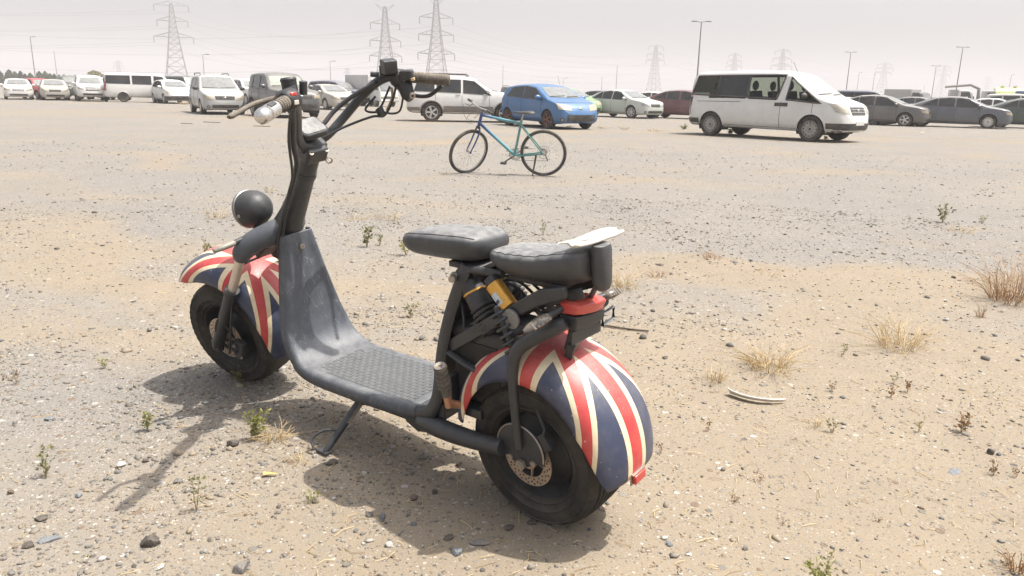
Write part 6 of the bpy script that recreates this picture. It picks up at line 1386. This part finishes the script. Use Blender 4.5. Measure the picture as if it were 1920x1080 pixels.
# straw coloured tufts
for i, a in enumerate((
    dict(label='straw tuft behind the backrest of the scooter', px=1170, py=540, hpx=40, wpx=80, n=90), dict(label='wide straw coloured bush on the right sand', px=1440, py=694, hpx=48, wpx=125, n=150), dict(label='taller thin dry bush behind the wide straw bush', px=1690, py=650, hpx=60, wpx=140, n=130),
    dict(label='big russet dry bush at the right edge', px=1895, py=562, hpx=95, wpx=130, n=230, m=M_strawd), dict(label='low straw patch left of the wide straw bush', px=1340, py=716, hpx=32, wpx=60, n=40), dict(label='small brown tuft under the big russet bush', px=1836, py=598, hpx=30, wpx=22, n=30, m=M_strawd),
    dict(label='dry tuft on the gravel behind the headlamp', px=405, py=410, hpx=26, wpx=60, n=50), dict(label='straw clump right of the dry tuft behind the headlamp', px=505, py=362, hpx=14, wpx=24, n=30), dict(label='pale straw patch above the front seat', px=730, py=412, hpx=22, wpx=80, n=55),
    dict(label='flattened orange straw patch in the middle distance', px=665, py=412, hpx=14, wpx=50, n=40), dict(label='dry patch of straw right of the rear seat', px=1335, py=488, hpx=18, wpx=60, n=45, m=M_strawd), dict(label='low dry grass near the upright right plant', px=1800, py=434, hpx=14, wpx=80, n=50),
    dict(label='straw lying under the leafy green bush', px=510, py=822, hpx=34, wpx=80, n=70), dict(label='dry grass by the lane just right of the blue hatchback', px=1132, py=241, hpx=7, wpx=26, n=40, thick=3), dict(label='straw between the blue hatchback and the passenger van', px=1172, py=243, hpx=8, wpx=30, n=40, thick=3), dict(label='small straw clump near the shadow of the passenger van', px=1225, py=246, hpx=6, wpx=26, n=40, thick=3), dict(label='pale dry grass at the tail of the people carrier', px=345, py=196, hpx=7, wpx=24, n=40, thick=6),
    dict(label='russet grass in the bottom right corner', px=1905, py=1070, hpx=50, wpx=60, n=50, m=M_strawd), dict(label='thin straw lying across the sand below the far weeds', px=1520, py=798, hpx=20, wpx=60, n=25), dict(label='dry grass below the front of the blue hatchback', px=1060, py=240, hpx=7, wpx=30, n=40, thick=3),
    dict(label='straw around the right kerb near the silver nose', px=1625, py=232, hpx=6, wpx=36, n=40, thick=4), dict(label='faint straw tuft in front of the rear wheel', px=700, py=745, hpx=18, wpx=40, n=16), dict(label='straw wisps left of the stand foot', px=560, py=868, hpx=12, wpx=60, n=24),
    dict(label='russet straw on the ridge behind the right seat', px=1230, py=520, hpx=22, wpx=40, n=34, m=M_strawd), dict(label='thin straw weed far right on the gravel edge', px=1440, py=520, hpx=20, wpx=50, n=16))):
    tuft(**a, seed=i)
# straw and twig litter: nobody could count it
mb = MB(); r = np.random.default_rng(77)
for k in range(2200):
    az = r.uniform(-.8, .8); rr = r.uniform(1.2, 7.5); x, y = rr * sin(az), rr * cos(az)
    if r.random() > 1.15 - float(gravelly(x, y)): continue
    L = r.uniform(.012, .07); a = r.uniform(0, 6.28); d = Vector((cos(a), sin(a), 0)); z = float(height(x, y)) + .003; p = Vector((x, y, z)); q = d.orthogonal() * 0 + Vector((-d.y, d.x, 0)) * L * r.normal() * .15
    mb.tube([p, p + d * L * .5 + q + Vector((0, 0, r.uniform(0, .006))), p + d * L], .0009, 3)
tag(mb.build('straw_litter', M_straw, None, 0), kind='stuff')
# litter with a shape of its own
p, s = spot(1420, 752); mb = MB(); V = []; Fc = []; na, nb = 30, 8
for i in range(na + 1):
    t_ = i / na; a = radians(200) + radians(120) * t_; c_ = Vector((cos(a) * .118 + .006, sin(a) * .085 + .055, 0)); nr = Vector((cos(a), sin(a), 0)); w_ = .026 * max(.08, sin(pi * min(1, t_ * .9 + .08))) ** .5 * (1.25 - .6 * t_)
    for k in range(nb + 1):
        q = k / nb; V.append(c_ - nr * w_ * (q - .2) + Vector((0, 0, .006 + .024 * (1 - q) ** 1.4 * (1 - .5 * t_))))
for i in range(na):
    for k in range(nb): a = i * (nb + 1) + k; Fc.append((a, a + 1, a + nb + 2, a + nb + 1))
mb.add([p_ * 1.12 for p_ in V], Fc); o = mb.build('plastic_shard', mat('white_plastic', (.66, .63, .58), .55, 0, .15, 14, .06, .2, 90), None, 60, 0, .004); o.location = p; o.rotation_euler = (0, 0, radians(-12)); tag(o, 'curved white shard of plastic lying on the right sand', 'plastic shard')
p, s = spot(506, 893); mb = MB(); mb.tube([(-.02, 0, .010), (0, .002, .011), (.022, .004, .008)], [.010, .006, .003], 8, flat=.6); o = mb.build('wood_chip', mat('yellow_wood', (.50, .36, .13), .7, 0, .1, 30, .2), None, 50); o.location = p; tag(o, 'yellow chip of wood on the sand left of the stand', 'wood chip')
mb = MB(); P_ = [spot(*q)[0] + Vector((0, 0, .008)) for q in ((1122, 612), (1150, 618), (1180, 623), (1216, 627))]; mb.tube(catmull(P_, 6), .005, 6); o = mb.build('dark_stick', mat('weathered_stick', (.10, .08, .065), .85, 0, .2, 20, .3), None, 60); tag(o, 'dark thin stick lying on the sand behind the tail lamp', 'stick')
for lb, px, py in (('white scrap on the bottom right sand, the brighter one', 1290, 1040), ('white scrap on the bottom right sand, the larger dull one', 1475, 1046), ('white scrap of litter far off on the lane at right', 1728, 250)):
    p, s = spot(px, py); w_ = (14 if py > 500 else 10) / s / 2; mb = MB(); rr = np.random.default_rng(px); V = [(w_ * cos(a) * rr.uniform(.6, 1.2), w_ * .7 * sin(a) * rr.uniform(.6, 1.2), w_ * rr.uniform(.1, .5)) for a in np.linspace(0, 6.28, 8, endpoint=False)] + [(0, 0, w_ * .5)]
    mb.add(V, [(i, (i + 1) % 8, 8) for i in range(8)]); o = mb.build('litter_scrap', M_white, None, 30, 0, .001); o.location = p; tag(o, lb, 'litter')
# sun baked bits of board lying in the lane
for lb, a, b in (('thin weathered lath lying in the lane left of the near brake lever', (340, 232.0), (361, 232.6)), ('longer thin lath lying right of the first in the lane', (382, 229.2), (413, 230.4)), ('dark lath lying in the lane under the near grip', (476, 236.6), (507, 237.6))):
    A, B = spot(*a)[0], spot(*b)[0]; d = (B - A); mb = MB(); mb.box((0, 0, .012), (d.length, .06, .02)); o = mb.build('wooden_lath', mat('sunbaked_wood', (.22, .165, .10), .8, 0, .2, 10, .2), None, 30); o.location = (A + B) / 2; o.rotation_euler = (0, 0, atan2(d.y, d.x)); tag(o, lb, 'lath')
# worn white line at the lane's edge on the right
mb = MB(); P_ = [spot(*q)[0] for q in ((1610, 254.0), (1700, 256.5), (1800, 259.5), (1925, 263.0))]
for i in range(3):
    a, b = P_[i], P_[i + 1]; mb.add([a + Vector((0, -.06, .006)), b + Vector((0, -.06, .006)), b + Vector((0, .06, .006)), a + Vector((0, .06, .006))], [(0, 1, 2, 3)])
ml = mat('worn_line_paint', (.36, .35, .33), .8, 0, .6, 6, .2, 0, 60, 0, .3, .3, (.26, .23, .19)); tag(mb.build('road_marking', ml, None, 0), kind='structure')
